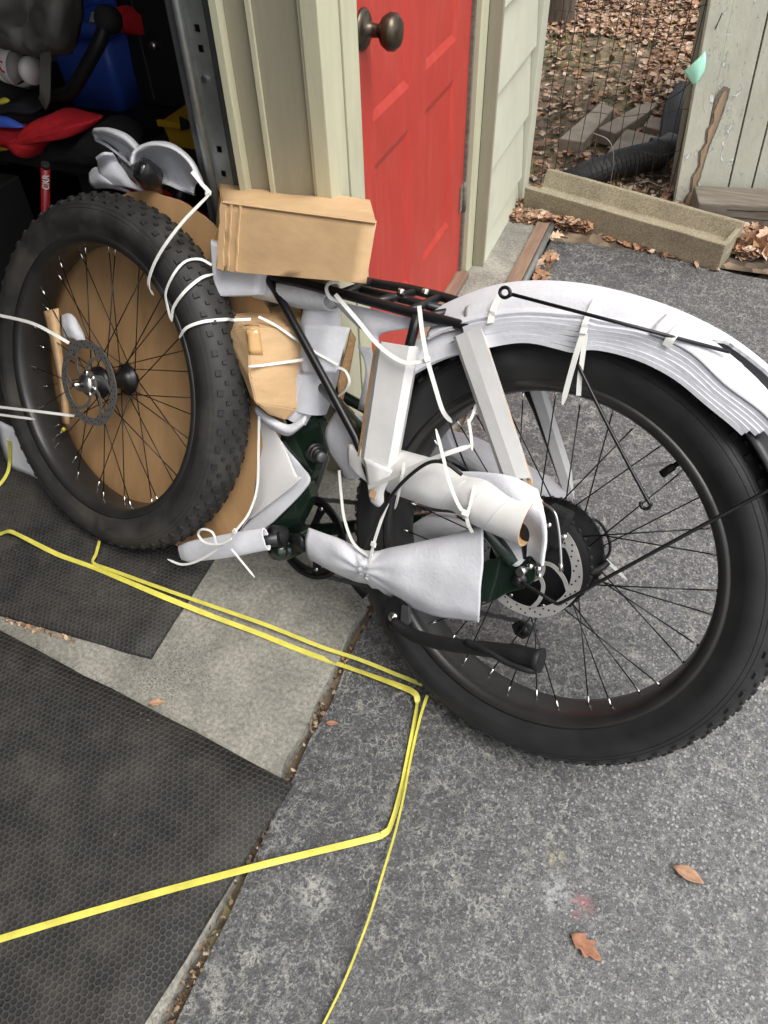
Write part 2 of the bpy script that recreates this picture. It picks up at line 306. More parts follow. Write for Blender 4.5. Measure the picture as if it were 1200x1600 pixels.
# ------------------------------------------------------------------ mesh builders
class MB:
    def __init__(s): s.v = []; s.f = []; s.sm = []; s.mi = []
    def add(s, vs, fs, smooth=False, mi=0):
        o = len(s.v); s.v += [V(p) for p in vs]
        for f in fs: s.f.append([i+o for i in f]); s.sm.append(smooth); s.mi.append(mi)
    def hexa(s, p, mi=0):   # 8 corners: bottom 0-3 (ccw), top 4-7
        s.add(p, [(3,2,1,0), (4,5,6,7), (0,1,5,4), (1,2,6,5), (2,3,7,6), (3,0,4,7)], False, mi)
    def box(s, a, b, mi=0):
        x0,y0,z0 = (min(a[i], b[i]) for i in range(3)); x1,y1,z1 = (max(a[i], b[i]) for i in range(3))
        s.hexa([(x0,y0,z0),(x1,y0,z0),(x1,y1,z0),(x0,y1,z0),(x0,y0,z1),(x1,y0,z1),(x1,y1,z1),(x0,y1,z1)], mi)
    def obox(s, c, ax, ay, az, hx, hy, hz, mi=0, taper=1.0):
        q = []
        for k, t in ((-1, 1.0), (1, taper)):
            for i, j in ((-1,-1),(1,-1),(1,1),(-1,1)): q.append(c + ax*(hx*i*t) + ay*(hy*j*t) + az*(hz*k))
        s.hexa(q, mi)
    def tube(s, pts, rad, sides=10, smooth=True, cap=True, ref=None, squash=None, mi=0):
        pts = [V(p) for p in pts]; n = len(pts); rings = []
        rr = rad if isinstance(rad, (list, tuple)) else [rad]*n
        t0 = (pts[1]-pts[0]).normalized(); r = V(ref) if ref else (V((0,0,1)) if abs(t0.z) < .9 else V((1,0,0)))
        for i in range(n):
            t = (pts[min(i+1, n-1)]-pts[max(i-1, 0)]).normalized()
            x = (r - t*r.dot(t)).normalized(); y = t.cross(x)
            if not ref: r = x
            k = squash[i] if squash else 1.0
            rings.append([pts[i] + x*(math.cos(a)*rr[i]*k) + y*(math.sin(a)*rr[i]) for a in (2*PI*j/sides for j in range(sides))])
        vs = [p for g in rings for p in g]; fs = []
        for i in range(n-1):
            for j in range(sides):
                k = (j+1) % sides; fs.append((i*sides+j, i*sides+k, (i+1)*sides+k, (i+1)*sides+j))
        s.add(vs, fs, smooth, mi)
        if cap:
            s.add(rings[0], [tuple(reversed(range(sides)))], False, mi); s.add(rings[-1], [tuple(range(sides))], False, mi)
    def strip(s, pts, wid, th, normals, mi=0):
        pts = [V(p) for p in pts]; n = len(pts); vs = []; fs = []
        ww = wid if isinstance(wid, (list, tuple)) else [wid]*n
        for i in range(n):
            t = (pts[min(i+1, n-1)]-pts[max(i-1, 0)]).normalized(); nn = V(normals[i] if isinstance(normals, list) else normals)
            x = t.cross(nn).normalized(); y = x.cross(t).normalized(); h = ww[i]/2
            vs += [pts[i]-x*h-y*th/2, pts[i]+x*h-y*th/2, pts[i]+x*h+y*th/2, pts[i]-x*h+y*th/2]
        for i in range(n-1):
            for j in range(4):
                k = (j+1) % 4; fs.append((i*4+j, i*4+k, i*4+4+k, i*4+4+j))
        fs += [(3,2,1,0), tuple(range(n*4-4, n*4))]
        s.add(vs, fs, False, mi)
    def crease(s, pts, wid, th, normals, k=.05, mi=0):
        pts = [V(p) for p in pts]; n = len(pts); vs = []; fs = []
        for i in range(n):
            t = (pts[min(i+1, n-1)]-pts[max(i-1, 0)]).normalized(); x = t.cross(V(normals[i])).normalized(); y = x.cross(t).normalized(); h = wid/2*(1+.10*nz((i*.35, 1, 4), 1))
            a, b, c = pts[i]-x*h, pts[i]+y*(h*k*(1+1.2*nz((i*.2, 3, 1), 1))), pts[i]+x*h
            vs += [a-y*th, b-y*th, c-y*th, c, b, a]
        for i in range(n-1):
            for j in range(6):
                q = (j+1) % 6; fs.append((i*6+j, i*6+q, i*6+6+q, i*6+6+j))
        fs += [(5,4,3,2,1,0), tuple(range(n*6-6, n*6))]; s.add(vs, fs, False, mi)
    def lathe(s, c, axis, prof, seg=24, smooth=True, mi=0, closed=False):   # prof: (radius, offset along axis)
        axis = V(axis).normalized(); x = axis.orthogonal().normalized(); y = axis.cross(x); vs = []; fs = []; n = len(prof)
        for j in range(seg):
            a = 2*PI*j/seg; d = x*math.cos(a)+y*math.sin(a)
            vs += [V(c)+d*r+axis*o for r, o in prof]
        for j in range(seg):
            k = (j+1) % seg
            for i in range(n if closed else n-1):
                i2 = (i+1) % n; fs.append((j*n+i, k*n+i, k*n+i2, j*n+i2))
        s.add(vs, fs, smooth, mi)
    def sheet(s, grid, th, mi=0, smooth=True):
        R_, C_ = len(grid), len(grid[0]); nor = []
        for i in range(R_):
            row = []
            for j in range(C_):
                a = grid[min(i+1, R_-1)][j]-grid[max(i-1, 0)][j]; b = grid[i][min(j+1, C_-1)]-grid[i][max(j-1, 0)][j*0:j*0] if False else grid[i][min(j+1, C_-1)]-grid[i][max(j-1, 0)]
                q = a.cross(b); row.append(q.normalized() if q.length > 1e-12 else BN)
            nor.append(row)
        top = [grid[i][j]+nor[i][j]*th/2 for i in range(R_) for j in range(C_)]; bot = [grid[i][j]-nor[i][j]*th/2 for i in range(R_) for j in range(C_)]
        k = R_*C_; f1 = []; f2 = []; fe = []
        for i in range(R_-1):
            for j in range(C_-1):
                a, b, c, d = i*C_+j, i*C_+j+1, (i+1)*C_+j+1, (i+1)*C_+j
                f1.append((a, d, c, b)); f2.append((a+k, b+k, c+k, d+k))
        ring = [(0, j) for j in range(C_)]+[(i, C_-1) for i in range(1, R_)]+[(R_-1, j) for j in range(C_-2, -1, -1)]+[(i, 0) for i in range(R_-2, 0, -1)]
        o = len(s.v); s.add(top+bot, f1+f2, smooth, mi)
        ids = [i*C_+j for i, j in ring]; ev = [top[q] for q in ids]+[bot[q] for q in ids]; L = len(ids)
        s.add(ev, [(q, (q+1) % L, (q+1) % L+L, q+L) for q in range(L)], False, mi)
    def build(s, name, mat, parent=None, bevel=0, subsurf=0, fix=True):
        me = bpy.data.meshes.new(name); bm = bmesh.new(); vv = [bm.verts.new(p) for p in s.v]
        for f, sm, mi in zip(s.f, s.sm, s.mi):
            try:
                q = bm.faces.new([vv[i] for i in f]); q.smooth = sm; q.material_index = mi
            except ValueError: pass
        if fix: bmesh.ops.remove_doubles(bm, verts=bm.verts, dist=2e-6); bmesh.ops.recalc_face_normals(bm, faces=bm.faces)
        if bevel: bmesh.ops.bevel(bm, geom=list(bm.edges), offset=bevel, segments=2, affect='EDGES', profile=.6, clamp_overlap=True)
        bm.to_mesh(me); bm.free()
        for x in (mat if isinstance(mat, (list, tuple)) else [mat]): me.materials.append(M[x])
        o = bpy.data.objects.new(name, me); COL.objects.link(o)
        if subsurf: md = o.modifiers.new('sub', 'SUBSURF'); md.levels = subsurf; md.render_levels = subsurf
        if parent is not None: put(o, parent)
        return o
def put(o, p):
    o.parent = p; q = p; mw = Matrix.Identity(4)
    while q is not None: mw = q.matrix_basis @ (q.matrix_parent_inverse if q.parent else Matrix.Identity(4)) if False else mw; q = q.parent
    o.matrix_parent_inverse = WM(p).inverted()
def WM(o):
    if o.parent is None: return o.matrix_basis.copy()
    return WM(o.parent) @ o.matrix_parent_inverse @ o.matrix_basis
def tag(o, label=None, cat=None, group=None, kind=None):
    for k, v in (('label', label), ('category', cat), ('group', group), ('kind', kind)):
        if v: o[k] = v
    return o
def thing(name, loc, label, cat, group=None):
    o = bpy.data.objects.new(name, None); COL.objects.link(o); o.location = loc; o.empty_display_size = .05
    return tag(o, label, cat, group)
def crom(pts, k=6):
    pts = [V(p) for p in pts]
    if len(pts) < 3: return [pts[0].lerp(pts[-1], i/k) for i in range(k+1)]
    P = [pts[0]*2-pts[1]]+pts+[pts[-1]*2-pts[-2]]; out = []
    for i in range(1, len(P)-2):
        for j in range(k):
            t = j/k; a, b, c, d = P[i-1], P[i], P[i+1], P[i+2]
            out.append(.5*((2*b)+(c-a)*t+(2*a-5*b+4*c-d)*t*t+(3*b-a-3*c+d)*t**3))
    out.append(pts[-1]); return out
def grid_from(rows, ku=6, kv=6):     # rows of 3-D points, smoothed both ways
    A = [crom(r, ku) for r in rows]; cols = [crom([A[i][j] for i in range(len(A))], kv) for j in range(len(A[0]))]
    return [[cols[j][i] for j in range(len(cols))] for i in range(len(cols[0]))]
def sheet_px(name, rows, th, mat, parent=None, ku=6, kv=6, wob=.0, wk=18, seed=0.0, pinch=None):   # rows of (px, py, s) on the bicycle
    g = grid_from([[B(*p) for p in r] for r in rows], ku, kv)
    if wob:
        for r in g:
            for p in r: p += BN*(nz(p, wk, seed)*wob)
    if pinch:
        for r in g:
            for p in r:
                d = p-pinch; a_, b_ = d.dot(BU), d.dot(BW); p += BN*(.0045*math.sin(math.atan2(b_, abs(a_)+.004)*11)*math.exp(-abs(a_)/.055))
    mb = MB(); mb.sheet(g, th); return mb.build(name, mat, parent)

# ================================================================== THE SETTING
def struct(name, mb, mat, **k):
    o = mb.build(name, mat, **k); o['kind'] = 'structure'; return o
# soil out to the horizon
mb = MB(); mb.add([(-160,-160,-.035),(160,-160,-.035),(160,160,-.035),(-160,160,-.035)], [(0,1,2,3)]); struct('ground', mb, 'soil', fix=False)
# yard beyond the driveway, gently uneven
mb = MB(); nx, ny = 70, 90; vs = []; fs = []
for j in range(ny+1):
    for i in range(nx+1):
        x = -5+11*i/nx; y = 2.52+11*(j/ny)**1.5
        z = -.012+.05*nz((x, y, 0), 1.4)*min(1, (y-2.5)/.6)+.018*nz((x, y, 3), 6)+.045*max(0, y-3.2)
        if x < -.5 and y < 2.9: z = -.03
        vs.append((x, y, z))
for j in range(ny):
    for i in range(nx):
        a = j*(nx+1)+i; fs.append((a, a+1, a+nx+2, a+nx+1))
mb.add(vs, fs, True); yard = struct('yard', mb, 'soil', fix=False)
YB = BVHTree.FromPolygons([V(v) for v in vs], fs)
def yz(x, y):
    h = YB.ray_cast(V((x, y, 5)), V((0,0,-1))); return h[0].z if h[0] else -.02
# driveway
mb = MB(); edge = []
ylist = [2.60, 2.3, 2.0, 1.6, 1.2, .9, .7, .5, .3, .1, -.2, -.8, -2, -4, -9]
L_ = [(-.384+.010*nz((0, y*9, 0), 1)+.004*nz((0, y*40, 3), 1), y) for y in [2.60-i*.08 for i in range(40)]]+[(-.384, -2), (-.384, -9)]
top = [(x, 2.56-.09*(x+.38)+.03*nz((x*4, 1, 0), 1.3)) for x in [-.3+i*.09 for i in range(24)]]+[(3, 2.35), (9, 1.5), (9, -9)]
poly = [(x, y, -.012) for x, y in L_][::-1]+[(x, y, -.012) for x, y in top]
mb.add(poly, [tuple(range(len(poly)))]); pb = [(x, y, -.05) for x, y, _ in poly]; k = len(poly)
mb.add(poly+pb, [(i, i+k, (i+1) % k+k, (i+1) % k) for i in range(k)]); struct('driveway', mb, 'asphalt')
# concrete floor of the garage with its crumbled front edge
mb = MB(); fe = [(-.402+.010*nz((3, y*14, 0), 1)-.008*abs(nz((9, y*40, 0), 1)), y) for y in [2.62-i*.03 for i in range(160)]]
poly = [(x, y, 0.0) for x, y in fe]+[(-6, fe[-1][1], 0), (-6, 2.62, 0)]
k = len(poly); mb.add(poly, [tuple(range(k))]); low = [(x+(.006 if x > -5 else 0), y, -.1) for x, y, _ in poly]
mb.add(poly+low, [(i, (i+1) % k, (i+1) % k+k, i+k) for i in range(k)]); struct('garage_floor', mb, 'concrete')

# ------------------------------------------------------------------ house
WX = -.57
house = thing('house', (WX, 2.0, 0), 'olive garage building with red door, pale clapboards and open garage bay', 'building')
mb = MB()
mb.box((WX-.10, 2.26, 0), (WX-.012, 2.82, 2.6)); mb.box((WX-.10, 1.26, 2.06), (WX-.012, 2.26, 2.6)); mb.box((WX-.10, -1.7, 2.15), (WX-.012, 1.26, 2.6))
mb.box((WX-.10, -2.3, 0), (WX-.012, -1.7, 2.6)); mb.box((WX-.10, 1.24, 0), (WX-.03, 1.262, 2.06))
mb.build('wall', 'board', house)
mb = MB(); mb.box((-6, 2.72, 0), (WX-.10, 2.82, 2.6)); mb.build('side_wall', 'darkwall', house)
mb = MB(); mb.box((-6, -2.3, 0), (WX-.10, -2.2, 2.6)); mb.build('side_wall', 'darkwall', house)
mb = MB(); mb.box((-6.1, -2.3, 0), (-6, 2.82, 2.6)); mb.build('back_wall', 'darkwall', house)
mb = MB(); mb.box((-6.1, -2.3, 2.6), (WX-.005, 2.82, 2.68)); mb.build('ceiling', 'ceil', house)
mb = MB(); a = [(-6.3,-2.5,2.68),(-.40,-2.5,2.68),(-.40,3.0,2.68),(-6.3,3.0,2.68),(-6.3,.25,4.1),(-.40,.25,4.1)]
mb.add(a, [(0,1,5,4), (3,4,5,2), (1,2,5), (0,4,3), (0,3,2,1)]); mb.build('roof', 'roof', house)
# clapboards right of the door, each lapping the one below
zs = [-.02, .10, .312, .524, .736, .948, 1.16, 1.372, 1.584, 1.796, 2.008, 2.22, 2.432]
for i in range(len(zs)-1):
    mb = MB(); y0, y1 = 2.262, 2.735; z0, z1 = zs[i]+.003, zs[i+1]+.018
    mb.hexa([(WX-.012,y0,z0),(WX+.015,y0,z0),(WX+.015,y1,z0),(WX-.012,y1,z0),(WX-.012,y0,z1),(WX-.004,y0,z1),(WX-.004,y1,z1),(WX-.012,y1,z1)])
    mb.build('clapboard', 'siding', house)
mb = MB(); mb.box((WX-.0215, 2.246, 0), (WX+.016, 2.2615, 2.06)); mb.build('casing', 'board', house, bevel=.001)
mb = MB(); mb.box((WX-.005, 2.742, -.02), (WX+.024, 2.83, 2.6)); mb.build('corner_board', 'siding', house, bevel=.002)
# pier between the bay and the door
mb = MB(); mb.box((WX-.03, 1.167, 0), (WX, 1.243, 2.15)); mb.build('casing', 'trim', house, bevel=.002)
mb = MB(); mb.box((WX-.03, 1.254, 0), (WX-.001, 1.318, 2.1)); mb.build('casing', 'trim', house, bevel=.002)
mb = MB(); mb.box((WX-.118, 1.179, 0), (WX-.031, 1.242, 2.15)); mb.build('jamb_board', 'board', house)
mb = MB(); mb.box((WX-.172, 1.186, 0), (WX-.119, 1.242, 2.15)); mb.build('jamb_board', 'board', house)
mb = MB(); mb.box((WX-.127, 1.173, 0), (WX-.1175, 1.1785, 2.15)); mb.build('stop_moulding', 'trim', house, bevel=.001)
mb = MB(); mb.box((WX-.187, 1.166, 0), (WX-.173, 1.242, 2.15)); mb.build('stop_moulding', 'trim', house, bevel=.001)
mb = MB(); mb.box((WX-.036, 1.172, 0), (WX-.0305, 1.1785, 2.15)); mb.build('stop_moulding', 'trim', house)
# door frame on the hinge side
mb = MB(); mb.box((WX-.07, 2.172, 0), (WX-.022, 2.2455, 2.06)); mb.build('door_jamb', 'trim', house, bevel=.002)
mb = MB(); mb.box((WX-.058, 2.158, 0), (WX-.036, 2.171, 2.06)); mb.build('door_stop', 'oldwood', house)
mb = MB(); mb.box((WX-.09, 1.33, .002), (WX-.01, 2.17, .022)); mb.build('threshold', 'rust', house, bevel=.003)
# the door: stiles and rails with sunk panels
DX = WX-.045
panels = []
for y0, y1 in ((1.475, 1.690), (1.80, 2.03)):
    for z0, z1 in ((.24, .635), (.72, 1.42), (1.52, 1.85)): panels.append((y0, y1, z0, z1))
ys = [1.322, 1.475, 1.690, 1.80, 2.03, 2.156]; zz = [.03, .24, .635, .72, 1.42, 1.52, 1.85, 2.04]
door_mb = MB(); d0 = DX; dp = .006; bv = .018
for i in range(5):
    for j in range(7):
        y0, y1, z0, z1 = ys[i], ys[i+1], zz[j], zz[j+1]
        if (y0, y1, z0, z1) in panels:
            o = [(d0,y0,z0),(d0,y1,z0),(d0,y1,z1),(d0,y0,z1)]
            a = [(d0-dp,y0+bv,z0+bv),(d0-dp,y1-bv,z0+bv),(d0-dp,y1-bv,z1-bv),(d0-dp,y0+bv,z1-bv)]
            door_mb.add(o+a, [(q, (q+1) % 4, (q+1) % 4+4, q+4) for q in range(4)]+[(4,5,6,7)])
        else: door_mb.add([(d0,y0,z0),(d0,y1,z0),(d0,y1,z1),(d0,y0,z1)], [(0,1,2,3)])
door_mb.add([(d0,ys[0],zz[0]),(d0,ys[-1],zz[0]),(d0,ys[-1],zz[-1]),(d0,ys[0],zz[-1]),(d0-.04,ys[0],zz[0]),(d0-.04,ys[-1],zz[0]),(d0-.04,ys[-1],zz[-1]),(d0-.04,ys[0],zz[-1])],
            [(4,7,6,5), (0,4,5,1), (1,5,6,2), (2,6,7,3), (3,7,4,0)])
door = door_mb.build('door', 'reddoor', house, fix=True); door['label'] = 'scuffed red panelled door'
kc = PX(566, 46, DX)
mb = MB(); mb.lathe(kc, (1,0,0), [(0,0),(.034,0),(.034,.004),(.028,.009),(.013,.011),(.011,.030),(.013,.036),(.024,.042),(.0305,.053),(.0300,.064),(.022,.073),(.0,.076)], 28); mb.build('door_knob', 'bronze', door)
for zc in (.27, 1.03, 1.80):
    mb = MB(); mb.tube([(DX+.006, 2.163, zc-.045), (DX+.006, 2.163, zc+.045)], .007, 10); mb.box((DX+.0005, 2.13, zc-.04), (DX+.003, 2.158, zc+.04)); mb.build('hinge', 'oldwood', door)
# timber and steel edging set in the apron
ed = thing('timber_edging', (-.42, 2.3, 0), 'brown timber strip along the edge of the concrete step', 'edging')
mb = MB(); mb.box((-.452, 1.72, .001), (-.408, 2.60, .016)); mb.build('board', 'rust', ed, bevel=.003)
mb = MB(); mb.tube([(-.398, 1.72, .004), (-.398, 2.0, .006), (-.397, 2.3, .004), (-.398, 2.605, .006)], .011, 8); mb.build('edge_bead', 'galv', ed)

# ------------------------------------------------------------------ garage bay hardware and clutter
tr = thing('garage_door_track', (-.82, 1.2, 0), 'galvanised steel garage door track with bolt holes beside the bay jamb', 'door track')
mb = MB(); ty = 1.215; xa, xb, xc = -.842, -.820, -.800
holes = [(.735,.747), (.690,.702), (.615,.665), (.585,.597), (.545,.557), (.90,.912), (.93,.942), (1.2,1.21), (1.4,1.41)]
hz = sorted(holes); zc = 0.02
h0, h1 = xb-.004, xb+.007
mb.box((xa, ty, .02), (h0, ty+.003, 2.1)); mb.box((h1, ty, .02), (xc, ty+.003, 2.1))
for a, b in hz: mb.box((h0, ty, zc), (h1, ty+.003, a)); zc = b
mb.box((h0, ty, zc), (h1, ty+.003, 2.1)); mb.build('flange', 'galv', tr)
mb = MB(); mb.tube([(xa-.004, ty-.004, .02), (xa-.004, ty-.004, 2.1)], .009, 10); mb.build('rolled_edge', 'galv', tr)
mb = MB(); mb.box((xa-.030, ty-.002, .02), (xa-.010, ty+.045, 2.1)); mb.build('channel', 'galvdark', tr, bevel=.004)
mb = MB(); mb.box((xc+.001, ty+.001, .02), (xc+.030, ty+.012, 2.1)); mb.build('angle_iron', 'galvdark', tr)
for z in (.86, 1.3):
    mb = MB(); mb.lathe((xb, ty, z), (0,-1,0), [(0,.006),(.006,.006),(.007,0)], 8, smooth=False); mb.build('bolt', 'steel', tr)

YB0 = 1.8
def q(px, py, y=YB0): return PY(px, py, y)
bench_z = q(100, 232, 1.63).z
wb = thing('workbench', (-2.2, 1.93, 0), 'low black workbench under the clutter in the dark bay', 'workbench')
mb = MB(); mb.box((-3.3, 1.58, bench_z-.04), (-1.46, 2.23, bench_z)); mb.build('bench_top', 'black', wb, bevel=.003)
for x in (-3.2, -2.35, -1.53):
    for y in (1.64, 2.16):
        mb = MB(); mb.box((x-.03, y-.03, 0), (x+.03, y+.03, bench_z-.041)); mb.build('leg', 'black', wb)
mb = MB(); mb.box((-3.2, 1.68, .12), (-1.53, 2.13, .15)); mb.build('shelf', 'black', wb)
tc_ = thing('added_chest', (-2.4, 1.43, 0), 'low black chest added to darken the floor in front of the bench', 'chest')  # made-up chest, blacks out floor that would otherwise look lit
mb = MB(); mb.box((-3.4, 1.32, .002), (-1.72, 1.56, bench_z-.06)); mb.build('chest_body', 'black', tc_, bevel=.006)
mb = MB(); mb.box((-3.3, 1.308, .10), (-1.85, 1.319, .115)); mb.build('drawer_pull', 'blackmatte', tc_)
# blue bin
def bin_pt(px, py): return q(px, py, 1.88)
bl, br_, tl, trr = bin_pt(103,176), bin_pt(186,176), bin_pt(88,26), bin_pt(200,26)
bz = bench_z+.002; cxm = (bl.x+br_.x)/2
bb = thing('recycling_bin', (cxm, 1.98, bz), 'blue plastic bin standing at the back of the bay', 'bin')
mb = MB(); w0, w1 = (br_.x-bl.x)/2, (trr.x-tl.x)/2-.012; zt = tl.z
def ringrect(cx, cy, hx, hy, z, n=5, r=.03):
    o = []
    for sx, sy, a0 in ((1,1,0), (-1,1,90), (-1,-1,180), (1,-1,270)):
        for i in range(n): a = R(a0+90*i/(n-1)); o.append(V((cx+sx*(hx-r)+r*math.cos(a), cy+sy*(hy-r)+r*math.sin(a), z)))
    return o
R0 = ringrect(cxm, 2.01, w0, .11, bz); R1 = ringrect(cxm+.01, 2.01, w1, .13, zt-.035); R2 = ringrect(cxm+.01, 2.01, w1-.006, .124, zt-.035); R3 = ringrect(cxm, 2.01, w0-.006, .104, bz+.01)
n_ = len(R0); mb.add(R0+R1+R2+R3, [(i, (i+1) % n_, (i+1) % n_+n_, i+n_) for i in range(n_)]+[(i+n_, (i+1) % n_+n_, (i+1) % n_+2*n_, i+2*n_) for i in range(n_)]+[(i+2*n_, (i+1) % n_+2*n_, (i+1) % n_+3*n_, i+3*n_) for i in range(n_)]+[tuple(range(n_))[::-1], tuple(range(3*n_, 4*n_))], True)
mb.build('bin_body', 'blue', bb)
mb = MB(); A = ringrect(cxm+.01, 2.01, w1+.012, .145, zt-.045); A2 = ringrect(cxm+.01, 2.01, w1+.014, .147, zt-.005); A3 = ringrect(cxm+.01, 2.01, w1-.002, .131, zt-.005); A4 = ringrect(cxm+.01, 2.01, w1-.001, .132, zt-.045)
mb.add(A+A2+A3+A4, [(i+k*n_, (i+1) % n_+k*n_, (i+1) % n_+((k+1) % 4)*n_, i+((k+1) % 4)*n_) for k in range(4) for i in range(n_)], True); mb.build('rim_band', 'blue', bb)
# crumpled things lying in the bin
for k, (px, py, mt, lab) in enumerate(((150, 10, 'paper', 'crumpled pale paper lying in the blue bin'), (192, -12, 'redcloth', 'red bundled cloth lying in the blue bin'))):
    c = q(px, py, 1.98); mb = MB(); pts = []
    mb.lathe(c-V((0,0,.08)), (0,0,1), [(0,-.02),(.03,-.012),(.045,.0),(.042,.03),(.027,.05),(0,.06)], 18)
    for p in mb.v: p += V((nz(p, 22, k), nz(p, 22, k+3), nz(p, 22, k+5)))*.028
    tag(mb.build('crumpled_paper' if k == 0 else 'red_cloth', mt), lab, 'paper' if k == 0 else 'cloth')
# cloth lumps: displaced closed shells
def lump(name, outline, y, depth, mat, seed, label, cat, amp=.02, k=14, parent=None, rest=None):
    """outline: image outline of a cloth bundle at distance y; its shell bulges depth towards the opening"""
    P = [q(a, b, y) for a, b in outline]; c = sum(P, V((0,0,0)))/len(P); P = crom(P+[P[0]], 4)[:-1]; n = len(P); mb = MB(); vs = []; rings = [(1.0, 0), (.97, .45), (.82, .8), (.5, .97), (.15, 1.0)]
    for t, d in rings:
        for p in P: vs.append(c+(p-c)*t+V((0, -depth*d, 0)))
    for t in (.8, .3):
        for p in P: vs.append(c+(p-c)*t+V((0, depth*.5*(1.2-t), 0)))
    fs = [(r*n+i, r*n+(i+1) % n, (r+1)*n+(i+1) % n, (r+1)*n+i) for r in range(4) for i in range(n)]+[tuple(4*n+i for i in range(n))]
    fs += [(i, 5*n+i, 5*n+(i+1) % n, (i+1) % n) for i in range(n)]+[(5*n+i, 6*n+i, 6*n+(i+1) % n, 5*n+(i+1) % n) for i in range(n)]+[tuple(6*n+i for i in range(n))[::-1]]
    for p in vs: p += V((nz(p, k, seed)*.4, nz(p, k, seed+2), nz(p, k, seed+4)*.5))*amp
    mb.add(vs, fs, True)
    o = mb.build(name, mat, parent, subsurf=1)
    return tag(o, label, cat) if label else o
jk = lump('red_jacket', [(-60,205),(-20,188),(0,190),(40,198),(58,190),(82,172),(120,170),(150,172),(166,178),(150,195),(120,204),(95,208),(80,206),(83,222),(70,236),(52,230),(30,222),(0,214),(-60,240)], 1.61, .09, 'redcloth', 1.0, 'red cloth jacket bunched along the front of the bench', 'jacket', amp=.03, k=16)
lump('black_bag', [(80,214),(110,208),(150,200),(170,182),(190,170),(212,182),(226,210),(224,240),(190,246),(150,244),(110,240),(84,236)], 1.67, .12, 'blackcloth', 1.68, 'black fabric bag slumped beside the red jacket', 'bag', amp=.03)
bag_rows = [[(-70,-60,1.60),(0,-60,1.55),(55,-60,1.60),(90,-60,1.54),(132,-60,1.62)], [(-70,0,1.59),(-5,5,1.52),(48,5,1.585),(84,0,1.49),(128,5,1.61)], [(-62,40,1.60),(6,42,1.55),(42,45,1.59),(84,38,1.49),(121,45,1.61)], [(-52,60,1.62),(20,70,1.56),(52,70,1.53),(90,66,1.51),(116,70,1.61)], [(-42,66,1.66),(30,80,1.61),(60,85,1.58),(95,84,1.58),(110,80,1.64)]]
g = grid_from([[q(*p) for p in r_] for r_ in bag_rows], 7, 6)
for r_ in g:
    for p in r_: p += V((0, .012*nz(p, 26, 2)+.006*abs(nz(p, 60, 4)), .006*nz(p, 30, 5)))
mb = MB(); mb.sheet(g, .012); tag(mb.build('grey_bag', 'greycloth'), 'grey canvas bag hanging above the clear jar', 'bag')
gs = bpy.data.objects['grey_bag']
mb = MB(); mb.strip(crom([q(72, 70, 1.54), q(71, 110, 1.55), q(70, 150, 1.55), q(66, 162, 1.57)], 5), .030, .003, V((0,-1,.2))); mb.build('strap', 'greycloth', gs)
lump('tool_pile', [(-60,118),(0,112),(30,130),(60,145),(86,150),(84,176),(60,190),(30,194),(0,190),(-60,186)], 1.7, .10, 'blackcloth', 4.0, 'dark heap of tools and straps beneath the clear jar', 'tools', amp=.05, k=22)
lump('green_glove', [(0,156),(8,152),(18,157),(10,162),(0,161)], 1.565, .012, 'brass', 5.0, 'small lime green tag on the dark heap', 'tag', amp=.006)
lump('blue_pouch', [(-20,180),(10,180),(30,190),(38,198),(10,196),(-20,192)], 1.58, .02, 'blue', 5.5, 'dark blue flat pouch behind the red jacket', 'pouch', amp=.01)
lump('orange_cushion', [(-30,214),(0,217),(22,228),(10,233),(-30,236)], 1.58, .03, 'yellowbox', 6.0, 'orange brown corner of cloth under the red jacket', 'cloth', amp=.01)
# jar
jr = thing('plastic_jar', q(35, 110, 1.63), 'clear plastic jar with white lid lying on its side', 'jar')
ja = (q(56, 112, 1.61)-q(10, 98, 1.63)); jl = ja.length; jd = ja.normalized(); j0 = q(10, 98, 1.63)
mb = MB(); mb.lathe(j0, jd, [(0,.012),(.040,.012),(.044,.02),(.045,jl*.75),(.034,jl*.92),(0,jl*.93)], 24); mb.build('jar_body', 'clear', jr)
mb = MB(); mb.lathe(j0, jd, [(0,-.006),(.044,-.006),(.046,-.003),(.046,.017),(0,.018)], 24); mb.build('lid', 'whiteplastic', jr)
mb = MB(); mb.lathe(j0, jd, [(.0455,.028),(.0458,.03),(.0458,jl*.5),(.0455,jl*.51)], 24); mb.build('label_band', 'paper', jr)
mb = MB(); mb.lathe(j0, jd, [(0,jl*.74),(.030,jl*.74),(.032,jl*.78),(.032,jl*.93),(0,jl*.94)], 20); mb.build('contents', 'whiteplastic', jr)
mark = []
for i in range(14):
    a = R(60+i*18); e1 = jd; e2 = jd.cross(V((0,1,0))).normalized(); mark.append(j0+jd*(jl*.34)+e1*(.011*math.cos(a))+e2*(.012*math.sin(a)+.012)+V((0,-1,0))*.0475)
mb = MB(); mb.tube(mark, .0024, 6); mb.build('red_mark', 'redink', jr)
# black bent arm in front of the bin
arm = thing('padded_tube', q(165, 40, 1.68), 'black bent tube with padded end in front of the blue bin', 'arm')
mb = MB(); mb.tube(crom([q(166, 30, 1.68), q(158, 60, 1.65), q(140, 95, 1.63), q(120, 130, 1.62), q(105, 146, 1.62), q(70, 150, 1.63)], 5), .017, 12); mb.build('tube', 'blackmatte', arm)
mb = MB(); mb.lathe(q(168, 30, 1.68), V((.3,-1,.4)), [(0,.03),(.02,.03),(.028,.015),(.03,-.02),(.02,-.04),(0,-.04)], 18); mb.build('pad', 'blackcloth', arm)
